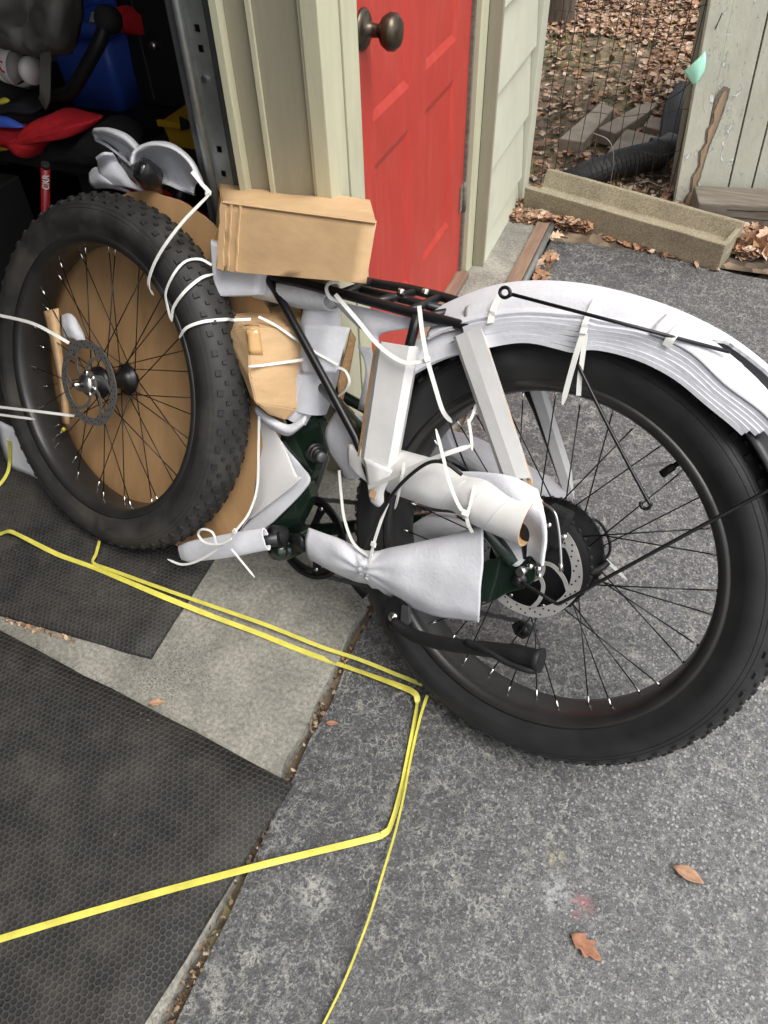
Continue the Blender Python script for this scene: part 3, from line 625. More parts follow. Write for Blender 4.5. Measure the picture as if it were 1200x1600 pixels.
# black cabinet with its pale door gap
cb = thing('black_cabinet', (-1.55, 2.13, 0), 'tall black cabinet with a thin pale edge line in the bay', 'cabinet')
cl0, cl1 = q(205, 100, 1.98).x, q(262, 100, 1.98).x; cmid = q(230, 100, 1.98).x
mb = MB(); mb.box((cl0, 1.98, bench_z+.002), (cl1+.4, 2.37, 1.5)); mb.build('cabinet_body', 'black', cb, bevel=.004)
mb = MB(); mb.box((cmid-.003, 1.974, bench_z+.02), (cmid+.003, 1.9795, 1.45)); mb.build('edge_strip', 'galvdark', cb)
mb = MB(); mb.lathe(PY(243, 70, 1.979), (0,-1,0), [(0,.02),(.010,.02),(.014,.012),(.012,0)], 14); mb.build('handle_knob', 'steel', cb)
# yellow crate on a black case
yl = q(254, 186, 1.73); yr = q(330, 240, 1.73); yz0 = q(290, 236, 1.73).z
yc = thing('yellow_crate', ((yl.x+yr.x)/2, 1.78, yz0), 'yellow plastic crate behind the steel track', 'crate')
mb = MB(); mb.hexa([(yl.x+.008,1.73,yz0),(yr.x,1.73,yz0),(yr.x,1.88,yz0),(yl.x+.008,1.88,yz0),(yl.x,1.72,yl.z),(yr.x+.01,1.72,yl.z),(yr.x+.01,1.89,yl.z),(yl.x,1.89,yl.z)]); mb.build('crate_body', 'yellowbox', yc, bevel=.006)
mb = MB(); mb.box((yl.x-.006, 1.71, yl.z-.012), (yl.x+.07, 1.719, yl.z+.004)); mb.build('crate_lip', 'yellowbox', yc, bevel=.002)
mb = MB(); pp = [PY(280, 182, 1.708), PY(306, 196, 1.708), PY(300, 200, 1.708), PY(282, 205, 1.708)]
mb.add(pp+[p+V((0,.004,0)) for p in pp], [(0,1,2,3), (7,6,5,4), (0,4,5,1), (1,5,6,2), (2,6,7,3), (3,7,4,0)]); mb.build('black_latch', 'black', yc)
ck = thing('black_case', ((yl.x+yr.x)/2, 1.78, 0), 'black case under the yellow crate', 'case')
mb = MB(); mb.box((yl.x-.04, 1.66, bench_z+.003), (yr.x+.06, 1.94, yz0-.002)); mb.build('case_body', 'black', ck, bevel=.01)
mb = MB(); mb.box((yl.x+.02, 1.652, bench_z+.03), (yl.x+.06, 1.659, bench_z+.05)); mb.build('latch', 'blackmatte', ck)
# red tube with white lettering
t0 = q(71, 262, 1.23); t1 = q(71, 330, 1.23); td = (t0-t1).normalized(); tg = t0-td*((t0.z-.003)/td.z)
rt_ = thing('red_tube', tg, 'upright red tube with white lettering behind the front wheel', 'tube')
mb = MB(); mb.tube([tg, t0], .0095, 16); mb.build('tube_body', 'redpaint', rt_)
mb = MB(); mb.tube([t0+td*.0005, t0+td*.010], .0085, 12); mb.build('end_cap', 'black', rt_)
cu = bpy.data.curves.new('lettering', 'FONT'); cu.body = 'CKR'; cu.size = .019; cu.extrude = .0006
to = bpy.data.objects.new('tmp', cu); COL.objects.link(to); bpy.context.view_layer.update()
me = bpy.data.meshes.new_from_object(to); bpy.data.objects.remove(to); me.name = 'lettering'; me.materials.append(M['whiteplastic'])
tl_ = bpy.data.objects.new('lettering', me); COL.objects.link(tl_)
dv = (CAM-t0); dv = (dv-td*dv.dot(td)).normalized(); sx = td; sy = dv.cross(sx)
mm = Matrix.Identity(4); pos = t0-td*.048+dv*.0094-sy*.007
for i in range(3): mm[i][0], mm[i][1], mm[i][2], mm[i][3] = sx[i], sy[i], dv[i], pos[i]
tl_.matrix_basis = mm; put(tl_, rt_)
rbm = thing('red_beam', G(230, 330, 0), 'dark red metal beam low behind the foam bundle', 'beam')
mb = MB(); p0, p1 = q(205, 285, 1.5), q(320, 350, 1.5); mb.obox((p0+p1)/2, (p1-p0).normalized(), V((0,1,0)), (p1-p0).normalized().cross(V((0,1,0))), (p1-p0).length/2, .02, .018); mb.build('bar', 'redpaint', rbm, bevel=.004)
for p in (p0, p1): mb = MB(); mb.box((p.x-.015, 1.17, 0), (p.x+.015, 1.195, p.z-.02)); mb.build('leg', 'redpaint', rbm)

# ------------------------------------------------------------------ rubber mats
def rubber_mat(corners, z0, z1, label):
    mb = MB(); cs = [G(px, py, z1) for px, py in corners] if not isinstance(corners[0], Vector) else corners
    n_ = 26; top = []; 
    for i in range(n_+1):
        for j in range(n_+1):
            p = cs[0].lerp(cs[1], i/n_).lerp(cs[3].lerp(cs[2], i/n_), j/n_); e = .004*nz(p, 4, z1*90)
            q_ = V((p.x+.003*nz(p, 9, 3)+(.0015*nz(p, 60, 5)), p.y+.003*nz(p, 9, 6)+(.0015*nz(p, 60, 8)), z1+.0015*nz(p, 5, 1)+max(0, e)*(1 if min(i, j, n_-i, n_-j) < 2 else .3))); top.append(q_)
    K = n_+1; fs = [(i*K+j, (i+1)*K+j, (i+1)*K+j+1, i*K+j+1) for i in range(n_) for j in range(n_)]; mb.add(top, fs, True)
    ring = [j for j in range(K)]+[i*K+n_ for i in range(1, K)]+[n_*K+j for j in range(n_-1, -1, -1)]+[i*K for i in range(n_-1, 0, -1)]
    L = len(ring); rv = [top[i] for i in ring]; mb.add(rv+[V((p.x, p.y, z0)) for p in rv], [(i, (i+1) % L, (i+1) % L+L, i+L) for i in range(L)])
    mb.add([V((p.x, p.y, z0)) for p in rv], [tuple(range(L))])
    return tag(mb.build('rubber_mat', 'mat', fix=True), label, 'mat', 'rubber floor mats')
a = G(235,1027,.010); b_ = G(335,870,.010); cc = G(0,960,.010); dx = (b_-a).normalized(); dy = (cc-a).normalized()
rubber_mat([a, a+dx*1.2, a+dx*1.2+dy*1.5, a+dy*1.5], .0015, .010, 'black honeycomb rubber mat lying under the front wheel')
a = G(456,1224,.014); b_ = G(222,1600,.014); cc = G(0,985,.014); dx = (b_-a).normalized(); dy = (cc-a).normalized()
rubber_mat([a, a+dy*1.8, a+dy*1.8+dx*1.6, a+dx*1.6], .0025, .014, 'large black honeycomb rubber mat at the front crossed by the yellow strap')

# ================================================================== BICYCLE
def ringpt(C, a, r, s): return C + (BU*math.cos(a)+BW*math.sin(a))*r + BN*s
def tyre_prof(Rc=.325, ra=.043, sa=.053, n=22):
    p = [(.288, -.040), (.293, -.0425)]
    for i in range(n+1):
        f = R(-122+244*i/n); p.append((Rc+ra*math.cos(f)-(.004 if abs(f) < .45 else 0)*0, sa*math.sin(f)))
    return p+[(.293, .0425), (.288, .040)]
def ring_lathe(C, prof, seg=128, closed=True):
    mb = MB(); n = len(prof); vs = []; fs = []
    for j in range(seg):
        a = 2*PI*j/seg; vs += [ringpt(C, a, r, s) for r, s in prof]
    for j in range(seg):
        k = (j+1) % seg
        for i in range(n if closed else n-1): i2 = (i+1) % n; fs.append((j*n+i, k*n+i, k*n+i2, j*n+i2))
    mb.add(vs, fs, True); return mb
def tilt(C, tn):    # wheels may sit at a slightly different angle
    return None
def make_wheel(parent, C, mat_t, hubf, hubn, seed, lacing, flr, rr=.272):
    mb = ring_lathe(C, tyre_prof()); ty = mb.build('tyre', mat_t, parent)
    for r_ in (.301, .338, .345):      # mould lines on the sidewall
        s_ = .053*math.sqrt(1-((r_-.325)/.043)**2); ring_lathe(C, [(r_+.0007*math.cos(a), s_+.0007*math.sin(a)) for a in (0, 1.57, 3.14, 4.71)], 128).build('mould_line', mat_t, ty)
    tk = MB()
    rows = [(46, 0, .0095, .0060, .0034), (30, .5, .0065, .0046, .003), (14, 0, .0085, .0055, .0034), (0, .5, .0065, .005, .003), (-14, 0, .0085, .0055, .0034), (-30, .5, .0065, .0046, .003), (-46, 0, .0095, .0060, .0034)]
    for deg, off, hl, hw, ht in rows:
        f = R(deg)
        for j in range(62):
            a = 2*PI*(j+off)/62; er = BU*math.cos(a)+BW*math.sin(a); et = -BU*math.sin(a)+BW*math.cos(a)
            c = C+er*(.325+.043*math.cos(f))+BN*(.053*math.sin(f)); nn = (er*math.cos(f)/.043+BN*math.sin(f)/.053).normalized(); ss = nn.cross(et)
            hwk = hw*(1.15 if j % 2 else .85) if abs(deg) > 50 else hw
            tk.obox(c+nn*(ht*.5-.0015), et, ss, nn, hl*.62, hwk, ht*.5+.0015, taper=.80)
    o = tk.build('tread_knobs', 'knob', ty, fix=False); o['kind'] = 'stuff'
    mb = ring_lathe(C, [(.2925,.0385),(.2925,.0425),(.286,.0435),(.279,.041),(.274,.034),(.2715,.016),(.2715,-.016),(.274,-.034),(.279,-.041),(.286,-.0435),(.2925,-.0425),(.2925,-.0385),(.283,-.035),(.281,0),(.283,.035)])
    rim = mb.build('rim', 'rim', parent)
    for sg in (-1, 1):
        mb = ring_lathe(C, [(.2752,.0290*sg),(.2738,.0300*sg),(.2738,.0325*sg),(.2762,.0335*sg)], closed=True); mb.build('rim_groove', 'blackmetal', rim)
    NS = 36; rnd = random.Random(seed)
    for i in range(NS):
        side = 1 if i % 2 == 0 else -1; k = i//2; lead = 1 if k % 2 == 0 else -1
        ar = 2*PI*i/NS+seed; ah = ar+lead*lacing
        p0 = ringpt(C, ah, flr, (hubf if side > 0 else hubn)); p1 = ringpt(C, ar, rr-.001, .010*side); d = (p1-p0).normalized()
        m_ = MB(); m_.tube([p0, p1-d*.012], .00115, 6); m_.build('spoke', 'spoke', rim)
        m_ = MB(); m_.tube([p1-d*.014, p1-d*.003, p1+d*.001], [.0019, .0021, .0024], 7); m_.build('nipple', 'chrome', rim)
    return ty, rim
M['rotor_dark'] = simple('rotor_dark', (.24,.235,.22), .45, .12, 40, .05, 500, metal=.7)
def rotor(parent, C, s, Rr=.088, phase=0.0, rmat='rotor'):
    def band(ri, ro, th=.0018, seg=96, wav=0):
        m_ = MB(); vs = []; fs = []
        for j in range(seg):
            a = 2*PI*j/seg; o = ro+wav*math.cos(a*6+phase)
            vs += [ringpt(C, a, ri, s-th/2), ringpt(C, a, o, s-th/2), ringpt(C, a, o, s+th/2), ringpt(C, a, ri, s+th/2)]
        for j in range(seg):
            k = (j+1) % seg
            for i in range(4): fs.append((j*4+i, k*4+i, k*4+(i+1) % 4, j*4+(i+1) % 4))
        m_.add(vs, fs); return m_
    b0 = band(Rr-.017, Rr, wav=.0008); ro = b0.build('brake_rotor', rmat, parent)
    m_ = MB()
    for j in range(6):
        a = 2*PI*j/6+phase
        pts = [ringpt(C, a, .024, s), ringpt(C, a+.22, .040, s), ringpt(C, a+.55, .058, s), ringpt(C, a+.80, Rr-.015, s)]
        m_ = MB(); m_.strip(crom(pts, 5), .0065, .0018, BN); m_.build('rotor_arm', rmat, ro)
        m_ = MB(); m_.lathe(ringpt(C, a, .022, s), BN, [(0,.004),(.0042,.004),(.005,.001),(.005,-.001)], 10); m_.build('rotor_bolt', 'chrome', ro)
    b1 = band(.014, .027); b1.build('rotor_carrier', rmat, ro)
    hb = MB()
    for j in range(60):
        a = 2*PI*j/60+phase; r_ = Rr-.0045-.0045*(j % 3); cpt = ringpt(C, a, r_, s+.00095)
        hb.lathe(cpt, BN, [(0,.0002),(.0017,.0002),(.0017,-.0001)], 8, smooth=False)
    o = hb.build('vent_holes', 'black', ro, fix=False); o['kind'] = 'stuff'
    return ro

bike = thing('bicycle', W(0, -.37), 'dark green fat tyre bicycle in foam packing leaning on the bay jamb', 'bicycle')
ty_r, rim_r = make_wheel(bike, HUB, 'rubber', .030, -.034, .05, .30, .086)
# valve
vp = B(1062, 722, .0); d_ = (vp-HUB).normalized(); vb = HUB+d_*.272
mb = MB(); mb.tube([vb, vb-d_*.014, vb-d_*.016, vb-d_*.036], [.004,.004,.006,.0065], 10); mb.build('valve', 'blackmatte', rim_r)
# hub motor
mb = MB(); mb.lathe(HUB, BN, [(0,-.058),(.040,-.058),(.060,-.052),(.085,-.044),(.0875,-.040),(.0905,-.036),(.0905,-.030),(.085,-.027),(.085,.023),(.0905,.026),(.0905,.032),(.086,.036),(.078,.040),(.070,.046),(.035,.052),(.030,.056),(0,.056)], 72)
hm_ = mb.build('hub_motor', 'motor', bike)
for sgn, so_ in ((1, .029), (-1, -.033)):
    tb = MB()
    for j in range(36):
        a = 2*PI*j/36; tb.lathe(ringpt(HUB, a, .089, so_), BN, [(0,.0045),(.003,.0045),(.004,.003),(.004,-.003),(.003,-.0045),(0,-.0045)], 8, smooth=False)
    o = tb.build('flange_lugs', 'blackmatte', hm_, fix=False); o['kind'] = 'stuff'
mb = MB(); mb.lathe(HUB, BN, [(0,-.085),(.036,-.085),(.044,-.082),(.045,-.064),(.040,-.060),(0,-.059)], 40); mb.build('cog', 'galvdark', hm_)
for i_ in range(8):
    a = 2*PI*i_/8+.2; mb = MB(); mb.lathe(ringpt(HUB, a, .074, .043), BN, [(0,.004),(.003,.004),(.004,.002),(.004,-.002)], 8); mb.build('cover_screw', 'steel', hm_)
for i_, rc in enumerate((.052, .046, .040, .034)):
    mb = MB(); mb.lathe(HUB-BN*(.062+.006*i_), BN, [(0,.0012),(rc,.0012),(rc,-.0012),(0,-.0012)], 36); mb.build('cog', 'galv', hm_)
mb = MB(); mb.obox(B(852,842,.078), BU, BW, BN, .012, .024, .010); mb.build('caliper_body', 'blackmetal', bike, bevel=.004)
for px_, py_ in ((858,820), (882,838), (846,858)): mb = MB(); mb.lathe(B(px_, py_, .090), BN, [(0,.004),(.0035,.004),(.0045,0)], 10); mb.build('caliper_bolt', 'chrome', bike)
rr_ = rotor(bike, HUB, .062, .087, .35)
# dropout, axle nut, torque washer
def plate(pxs, s, th, mat, name, parent, bevel=.0015, k=0):
    P = [B(x, y, s) for x, y in pxs]
    if k: P = crom(P+[P[0]], k)[:-1]
    n = len(P); mb = MB(); mb.add([p+BN*th/2 for p in P]+[p-BN*th/2 for p in P], [tuple(range(n)), tuple(range(2*n-1, n-1, -1))]+[(i, i+n, (i+1) % n+n, (i+1) % n) for i in range(n)])
    return mb.build(name, mat, parent, bevel=bevel)
plate([(742,905),(752,880),(775,872),(800,868),(822,872),(838,886),(836,905),(820,918),(795,925),(772,938),(750,936)], .082, .008, 'green', 'dropout', bike, k=4)
mb = MB(); ax = B(812, 905, .090); mb.lathe(ax, BN, [(0,.014),(.006,.014),(.008,.011),(.010,.004),(.013,.002),(.013,0),(0,0)], 20); mb.build('axle_cap', 'blackmetal', bike)
mb = MB(); mb.tube([HUB+BN*.05, HUB+BN*.10], .007, 12); mb.build('axle', 'steel', bike)
for px, py in ((829, 884), (842, 888)):
    mb = MB(); mb.lathe(B(px, py, .088), BN, [(0,.006),(.004,.006),(.0055,.003),(.0055,0)], 10); mb.build('bolt', 'chrome', bike)
# brake caliper behind the foam end, hose
mb = MB(); mb.obox(B(868, 822, .075), BU, BW, BN, .018, .030, .014); mb.build('brake_caliper', 'blackmatte', bike, bevel=.005)
mb = MB(); mb.tube(crom([B(848,786,.09), B(866,800,.1), B(873,825,.1), B(876,860,.1), B(877,888,.1)], 5), .0022, 8); mb.build('brake_cable', 'steel', bike)
mb = MB(); mb.tube([B(876,880,.1), B(877,892,.1)], .0036, 8); mb.build('cable_end', 'steel', bike)
# motor wires looping behind
mb = MB(); mb.tube(crom([B(905,812,-.03), B(935,815,-.05), B(952,845,-.06), B(950,868,-.06), B(930,882,-.05), B(905,900,-.04)], 6), .0025, 8); mb.build('motor_cable', 'blackmatte', bike)
mb = MB(); mb.tube(crom([B(920,895,.0), B(938,888,-.02), B(950,878,-.03)], 6), .006, 8); mb.build('cable_plug', 'blackmatte', bike)
# frame
def ftube(name, pts, r, mat='green', sides=16): mb = MB(); mb.tube(pts, r, sides); return mb.build(name, mat, bike)
BBp = B(452, 842, .03)
ftube('seat_tube', [B(458,822,0), B(470,760,0), B(488,680,0), B(508,470,0)], .021)
ftube('down_tube', [B(448,830,.0), B(470,780,.0), B(495,720,-.02), B(440,600,-.02), W(1.06,.10,-.07)], [.026,.028,.026,.024,.022])
ftube('top_tube', [B(500,560,-.0), W(.85,.16,-.06), W(1.08,.20,-.07)], .020)
ftube('head_tube', [W(1.10,.05,-.07), W(1.04,.26,-.07)], .024)
ftube('stem', [W(1.04,.26,-.07), W(1.00,.36,-.05)], .014, 'blackmetal')
for sg in (-1, 1): ftube('fork_blade', [W(1.10,.06,-.09+.05*sg), W(1.16,-.12,-.09+.055*sg), W(1.20,-.26,-.09+.055*sg)], [.018,.015,.012], 'blackmetal')
ftube('chain_stay', [B(470,845,.055), B(560,872,.075), B(680,895,.085), B(744,902,.082)], .012)
ftube('chain_stay', [B(480,830,-.05), W(.25,-.08,-.085), W(.02,0,-.085)], .014)
ftube('seat_stay', [B(500,600,.03), B(610,720,.075), B(720,780,.088), B(805,880,.088)], .011)
ftube('seat_stay', [B(500,600,-.03), W(.28,.06,-.085), W(.02,.01,-.085)], .011)
plate([(440,683),(470,655),(486,640),(505,655),(512,690),(497,735),(486,752),(466,726),(440,697)], .012, .03, 'green', 'gusset', bike, bevel=.004)
plate([(486,752),(492,775),(474,812),(440,835),(424,812),(455,780)], .012, .03, 'green', 'lower_gusset', bike, bevel=.004)
pv = B(492, 706, .035)
for i, (r0, o0, o1) in enumerate(((.019,0,.008), (.014,.008,.014), (.017,.014,.019), (.0125,.019,.026), (.010,.026,.040))):
    mb = MB(); mb.lathe(pv+(-BU*.3-BW*.2)*0+BN*0, BN*.5-BU*.8+BW*.15, [(0,o0),(r0,o0),(r0,o1-.0015),(r0*.9,o1),(0,o1)], 20); mb.build('pivot_collar', 'blackmetal' if i < 4 else 'galvdark', bike)
# bottom bracket, crank, chainring
mb = MB(); mb.lathe(B(462,848,0), BN, [(0,-.05),(.024,-.05),(.026,-.04),(.026,.038),(.024,.046),(.020,.048),(.020,.052),(.022,.053),(.022,.058),(.018,.060),(.018,.066),(0,.066)], 28); mb.build('bottom_bracket', 'green', bike)
for i in range(3): mb = MB(); mb.lathe(B(466,848,.056+.006*i), BN, [(0,0),(.020-.001*i,0),(.020-.001*i,.004),(0,.004)], 24); mb.build('bearing_ring', 'blackmetal', bike)
mb = MB(); mb.lathe(B(432,838,.075), BN*.8+BU*.5, [(0,.012),(.011,.012),(.015,.016),(.021,.014),(.022,.006),(.021,-.014),(.016,-.022),(0,-.022)], 28); mb.build('crank_boss', 'blackmatte', bike)
mb = MB(); mb.tube([B(438,842,.085), B(400,846,.098), B(300,860,.105)], [.013,.011,.010], 10, ref=BW, squash=[1.2,1.2,1.2]); mb.build('crank_arm', 'blackmetal', bike)
CR = B(462,848,0)-BN*.052
mb = MB(); seg = 88; vs = []; fs = []
for j in range(seg):
    a = 2*PI*j/seg; o = .088+(.003 if j % 2 else 0); vs += [ringpt(CR,a,.072,-.002), ringpt(CR,a,o,-.002), ringpt(CR,a,o,.002), ringpt(CR,a,.072,.002)]
for j in range(seg):
    k = (j+1) % seg
    for i in range(4): fs.append((j*4+i, k*4+i, k*4+(i+1) % 4, j*4+(i+1) % 4))
mb.add(vs, fs); cring = mb.build('chainring', 'blackmetal', bike)
mb = ring_lathe(CR, [(.083,.003),(.095,.003),(.095,.0055),(.083,.0055)], 72); mb.build('chain_guard', 'blackmetal', cring)
for j in range(5): mb = MB(); a = 2*PI*j/5+.4; mb.strip([ringpt(CR,a,.012,0), ringpt(CR,a,.045,0), ringpt(CR,a+.06,.075,0)], [.022,.014,.020], .005, BN); mb.build('chainring_arm', 'blackmetal', cring)
for j in range(5): mb = MB(); a = 2*PI*j/5+.46; mb.lathe(ringpt(CR,a,.073,.003), BN, [(0,.003),(.004,.003),(.005,0)], 10); mb.build('chainring_bolt', 'steel', cring)
mb = MB(); mb.tube([CR-BN*.01, CR-BN*.03+(-BU*.15+BW*-.08)*1.0], .010, 10); mb.build('far_crank', 'blackmetal', bike)
# chain
ch = MB(); top0 = CR+BW*.089+BU*.0; cogc = HUB-BN*.072; top1 = cogc+BW*.046; bot0 = CR-BW*.089; bot1 = cogc-BW*.06-BU*.0
path = [top0.lerp(top1, i/36) for i in range(37)]+[B(840,985,-.07), B(825,975,-.07)]+[B(820,972,-.07).lerp(bot0, i/40) for i in range(41)]
for i in range(len(path)-1):
    p, r_ = path[i], path[i+1]; d = (r_-p)
    if d.length > .03 or d.length < 1e-4: continue
    d.normalize(); ch.obox((p+r_)/2+BN*(.003 if i % 2 else -.0), d, BN, d.cross(BN), (r_-p).length*.62, .0012 if i % 2 else .0028, .0042)
o = ch.build('chain', 'galvdark', bike, fix=False); o['kind'] = 'stuff'
plate([(800,975),(815,968),(826,975),(830,992),(818,998),(806,990)], -.068, .012, 'blackmatte', 'derailleur', bike, bevel=.003)
mb = MB(); mb.lathe(B(818,984,-.062), BN, [(0,.004),(.009,.004),(.010,0),(0,0)], 16); mb.build('jockey_wheel', 'blackmetal', bike)
# kickstand
ks = plate([(606,935),(620,930),(632,938),(636,965),(628,982),(612,984),(603,970)], .082, .014, 'blackmatte', 'kickstand', bike, bevel=.003, k=3)
mb = MB(); kp = [B(614,972,.098), B(640,990,.102), B(680,1003,.104), B(740,1012,.104), B(790,1018,.104), B(846,1032,.104)]
mb.tube(crom(kp, 5), [.011]*6+[.012]*10+[.013]*5+[.016]*4+[.021], 12, ref=BW, squash=[1]*26); mb.build('kickstand_leg', 'blackmatte', ks)
mb = MB(); mb.tube(crom([B(728,1002,.112), B(760,1016,.116), B(790,1034,.118), B(822,1046,.116), B(838,1048,.110)], 5), .0055, 8); mb.build('kickstand_rib', 'blackmatte', ks)
mb = MB(); mb.lathe(B(615,964,.089), BN, [(0,.007),(.004,.007),(.0045,.005),(.0085,.005),(.0095,0)], 16); mb.build('pivot_bolt', 'steel', ks)
plate([(628,945),(640,948),(642,972),(632,985),(626,975)], .092, .006, 'galvdark', 'kickstand_bracket', bike, bevel=.002)

# fender arc about the hub (polar: degrees from rearward, going up)
def FP(deg, r, s): a = R(deg); return HUB - BU*(math.cos(a)*r) + BW*(math.sin(a)*r) + BN*s
mb = MB(); g = []
for i in range(61):
    th = 18+150*i/60; g.append([FP(th, .397-.024*(abs(s)/.060)**2.2, s) for s in [-.060+.120*j/12 for j in range(13)]])
mb.sheet(g, .003); fen = mb.build('fender', 'blackmetal', bike)
# luggage rack
rk = ftube('rack', crom([B(418,432,.06), B(470,442,.06), B(560,466,.06), B(650,490,.06), B(712,506,.06), B(735,514,.06), B(748,528,.062)], 4), .0085, 'blackmetal', 12)
mb = MB(); mb.tube(crom([B(470,405,-.06), B(560,437,-.06), B(640,452,-.06), B(705,468,-.06), B(745,482,-.06), B(762,492,-.055)], 4), .0085, 12); mb.build('rack_rail', 'blackmetal', rk)
mb = MB(); mb.tube(crom([B(748,528,.062), B(765,520,.03), B(775,505,-.02), B(762,492,-.055)], 4), .0085, 12); mb.build('rack_end_loop', 'blackmetal', rk)
for (p, r_) in ((B(585,472,.06), B(645,458,-.045)), (B(640,486,.055), B(684,466,-.05)), (B(535,458,.06), B(580,441,-.06)), (B(672,494,.055), B(735,480,-.055))):
    mb = MB(); mb.tube([p, r_], .0075, 10); mb.build('cross_bar', 'blackmetal', rk)
mb = MB(); mb.tube([B(560,452,-.005), B(640,470,-.005), B(700,486,-.005)], .0075, 10); mb.build('rack_spine', 'blackmetal', rk)
for px, py in ((625, 462), (663, 462)): mb = MB(); mb.lathe(B(px, py, 0)+BW*.004, BW, [(0,.008),(.005,.008),(.006,.005),(.006,0)], 12); mb.build('rack_bolt', 'chrome', rk)
ftube('rack_strut', [B(416,430,.062), B(440,470,.066), B(500,580,.072), B(556,684,.078), B(585,765,.082)], .0078, 'blackmetal', 12)
ftube('rack_leg', [B(652,492,.062), B(645,520,.066), B(625,600,.072), B(590,772,.080)], .0085, 'blackmetal', 12)
ftube('rack_leg', [B(735,516,.062), B(770,640,.075), B(815,770,.086), B(825,872,.088)], .0085, 'blackmetal', 12)
ftube('rack_leg', [B(776,508,-.062), B(840,640,-.075), B(890,775,-.085)], .0085, 'blackmetal', 12)
# fender stays: thin rods with hooked ends
def rod(name, pts, r=.0021, parent=bike): mb = MB(); mb.tube(crom(pts, 5), r, 8); return mb.build(name, 'blackmetal', parent)
def hook(c, ang0, turn, rad, s, n=10):
    out = []
    for i in range(n+1): a = R(ang0+turn*i/n); out.append(B(c[0]+rad*math.cos(a), c[1]+rad*math.sin(a), s))
    return out
rod('fender_stay', [B(898,560,.085), B(950,665,.088), B(1010,778,.09)]+hook((1009,787), -30, 230, 8, .09)[1:], .0026)
rod('fender_stay', [B(815,910,.105), B(845,928,.108), B(868,942,.108), B(880,940,.108), B(935,910,.104), B(1070,836,.088), B(1200,766,.072), B(1290,716,.066)], .0028)

# ================================================================== FRONT WHEEL strapped to the frame
CF = W(.9657, -.0469, .105)
fw = thing('bicycle_wheel', CF-BW*.37, 'fat tyre front wheel with disc rotor tied to the frame, half inside the bay', 'wheel')
ty_f, rim_f = make_wheel(fw, CF, 'rubber_old', .034, -.036, .11, .78, .029)
mb = MB(); mb.lathe(CF, BN, [(0,-.078),(.006,-.078),(.006,-.060),(.012,-.058),(.014,-.044),(.030,-.040),(.033,-.038),(.033,-.034),(.024,-.028),(.018,-.015),(.018,.018),(.024,.028),(.033,.031),(.033,.036),(.028,.040),(.022,.046),(.022,.056),(.018,.060),(.010,.064),(.006,.066),(.006,.084),(0,.084)], 36); hb_ = mb.build('hub', 'blackmetal', fw)
mb = MB(); mb.lathe(CF+BN*.0635, BN, [(0,.012),(.008,.012),(.011,.008),(.019,.006),(.020,0),(0,0)], 24); mb.build('hub_cap', 'steel', hb_)
mb = MB(); mb.tube([CF+BN*.066, CF+BN*.095], .0045, 10); mb.build('axle', 'steel', hb_)
rotor(fw, CF, .060, .088, 1.2, 'rotor_dark')
vd = (B(84,686,.105)-CF).normalized(); vb = CF+vd*.272
mb = MB(); mb.tube([vb, vb-vd*.012+BN*.0, vb-vd*.034], [.003,.003,.003], 8); vv_ = mb.build('valve', 'chrome', rim_f)
mb = MB(); mb.lathe(vb-vd*.034, -vd, [(0,0),(.0045,0),(.0045,.010),(0,.011)], 10); mb.build('valve_cap', 'brass', rim_f)
TB = BVHTree.FromPolygons([v.co.copy() for v in ty_f.data.vertices], [tuple(p.vertices) for p in ty_f.data.polygons])
TR = BVHTree.FromPolygons([v.co.copy() for v in ty_r.data.vertices], [tuple(p.vertices) for p in ty_r.data.polygons])
def drape(px, py, s, tree=TB, off=.007):
    h = tree.ray_cast(CAM, ray(px, py).normalized())
    if not h[0]: return B(px, py, s), BN
    nn = h[1] if h[1].dot(ray(px, py)) < 0 else -h[1]
    if tree is not TB and tree is not TR: nn = (nn+BN+BW*.6).normalized()
    return h[0]+nn*off, nn

# ================================================================== PACKING
def tie(path, label, wid=.0058, th=.0016, head=None, tree=None, tail=True, nrm=None, closed=False):
    """path entries (px, py, s) or (px, py, None) meaning lying on the given tyre, or world vectors"""
    P = []; NN = []
    for p in path:
        if isinstance(p, Vector): P.append(p); NN.append(nrm or (BN+BW*.5).normalized()); continue
        if p[2] is None: a, b = drape(p[0], p[1], .16, tree or TB, .0065 if tree is None else .006); P.append(a); NN.append((b+BN*.8).normalized() if tree is None else b)
        else: P.append(B(*p)); NN.append(nrm or (BN+BW*.5).normalized())
    Q = crom(P, 6); NQ = crom(NN, 6); NQ = [x.normalized() for x in NQ][:len(Q)]
    wid *= .80; th *= .75; w = [wid]*len(Q)
    if tail: w[-1] = wid*.35; w[-2] = wid*.7
    t = thing('zip_tie', Q[0], label, 'zip tie', 'white zip ties')
    mb = MB(); mb.strip(Q, w, th, NQ); mb.build('strap', 'nylon', t)
    if head is not None:
        c = Q[head] if isinstance(head, int) else B(*head)
        i = head if isinstance(head, int) else 0; d = (Q[min(i+1, len(Q)-1)]-Q[max(i-1, 0)]).normalized(); nn = NQ[i]; x = d.cross(nn).normalized()
        mb = MB(); mb.obox(c+nn*.001, d, x, nn, .0048, .0045, .0035); mb.build('head', 'nylon', t, bevel=.001)
    return t
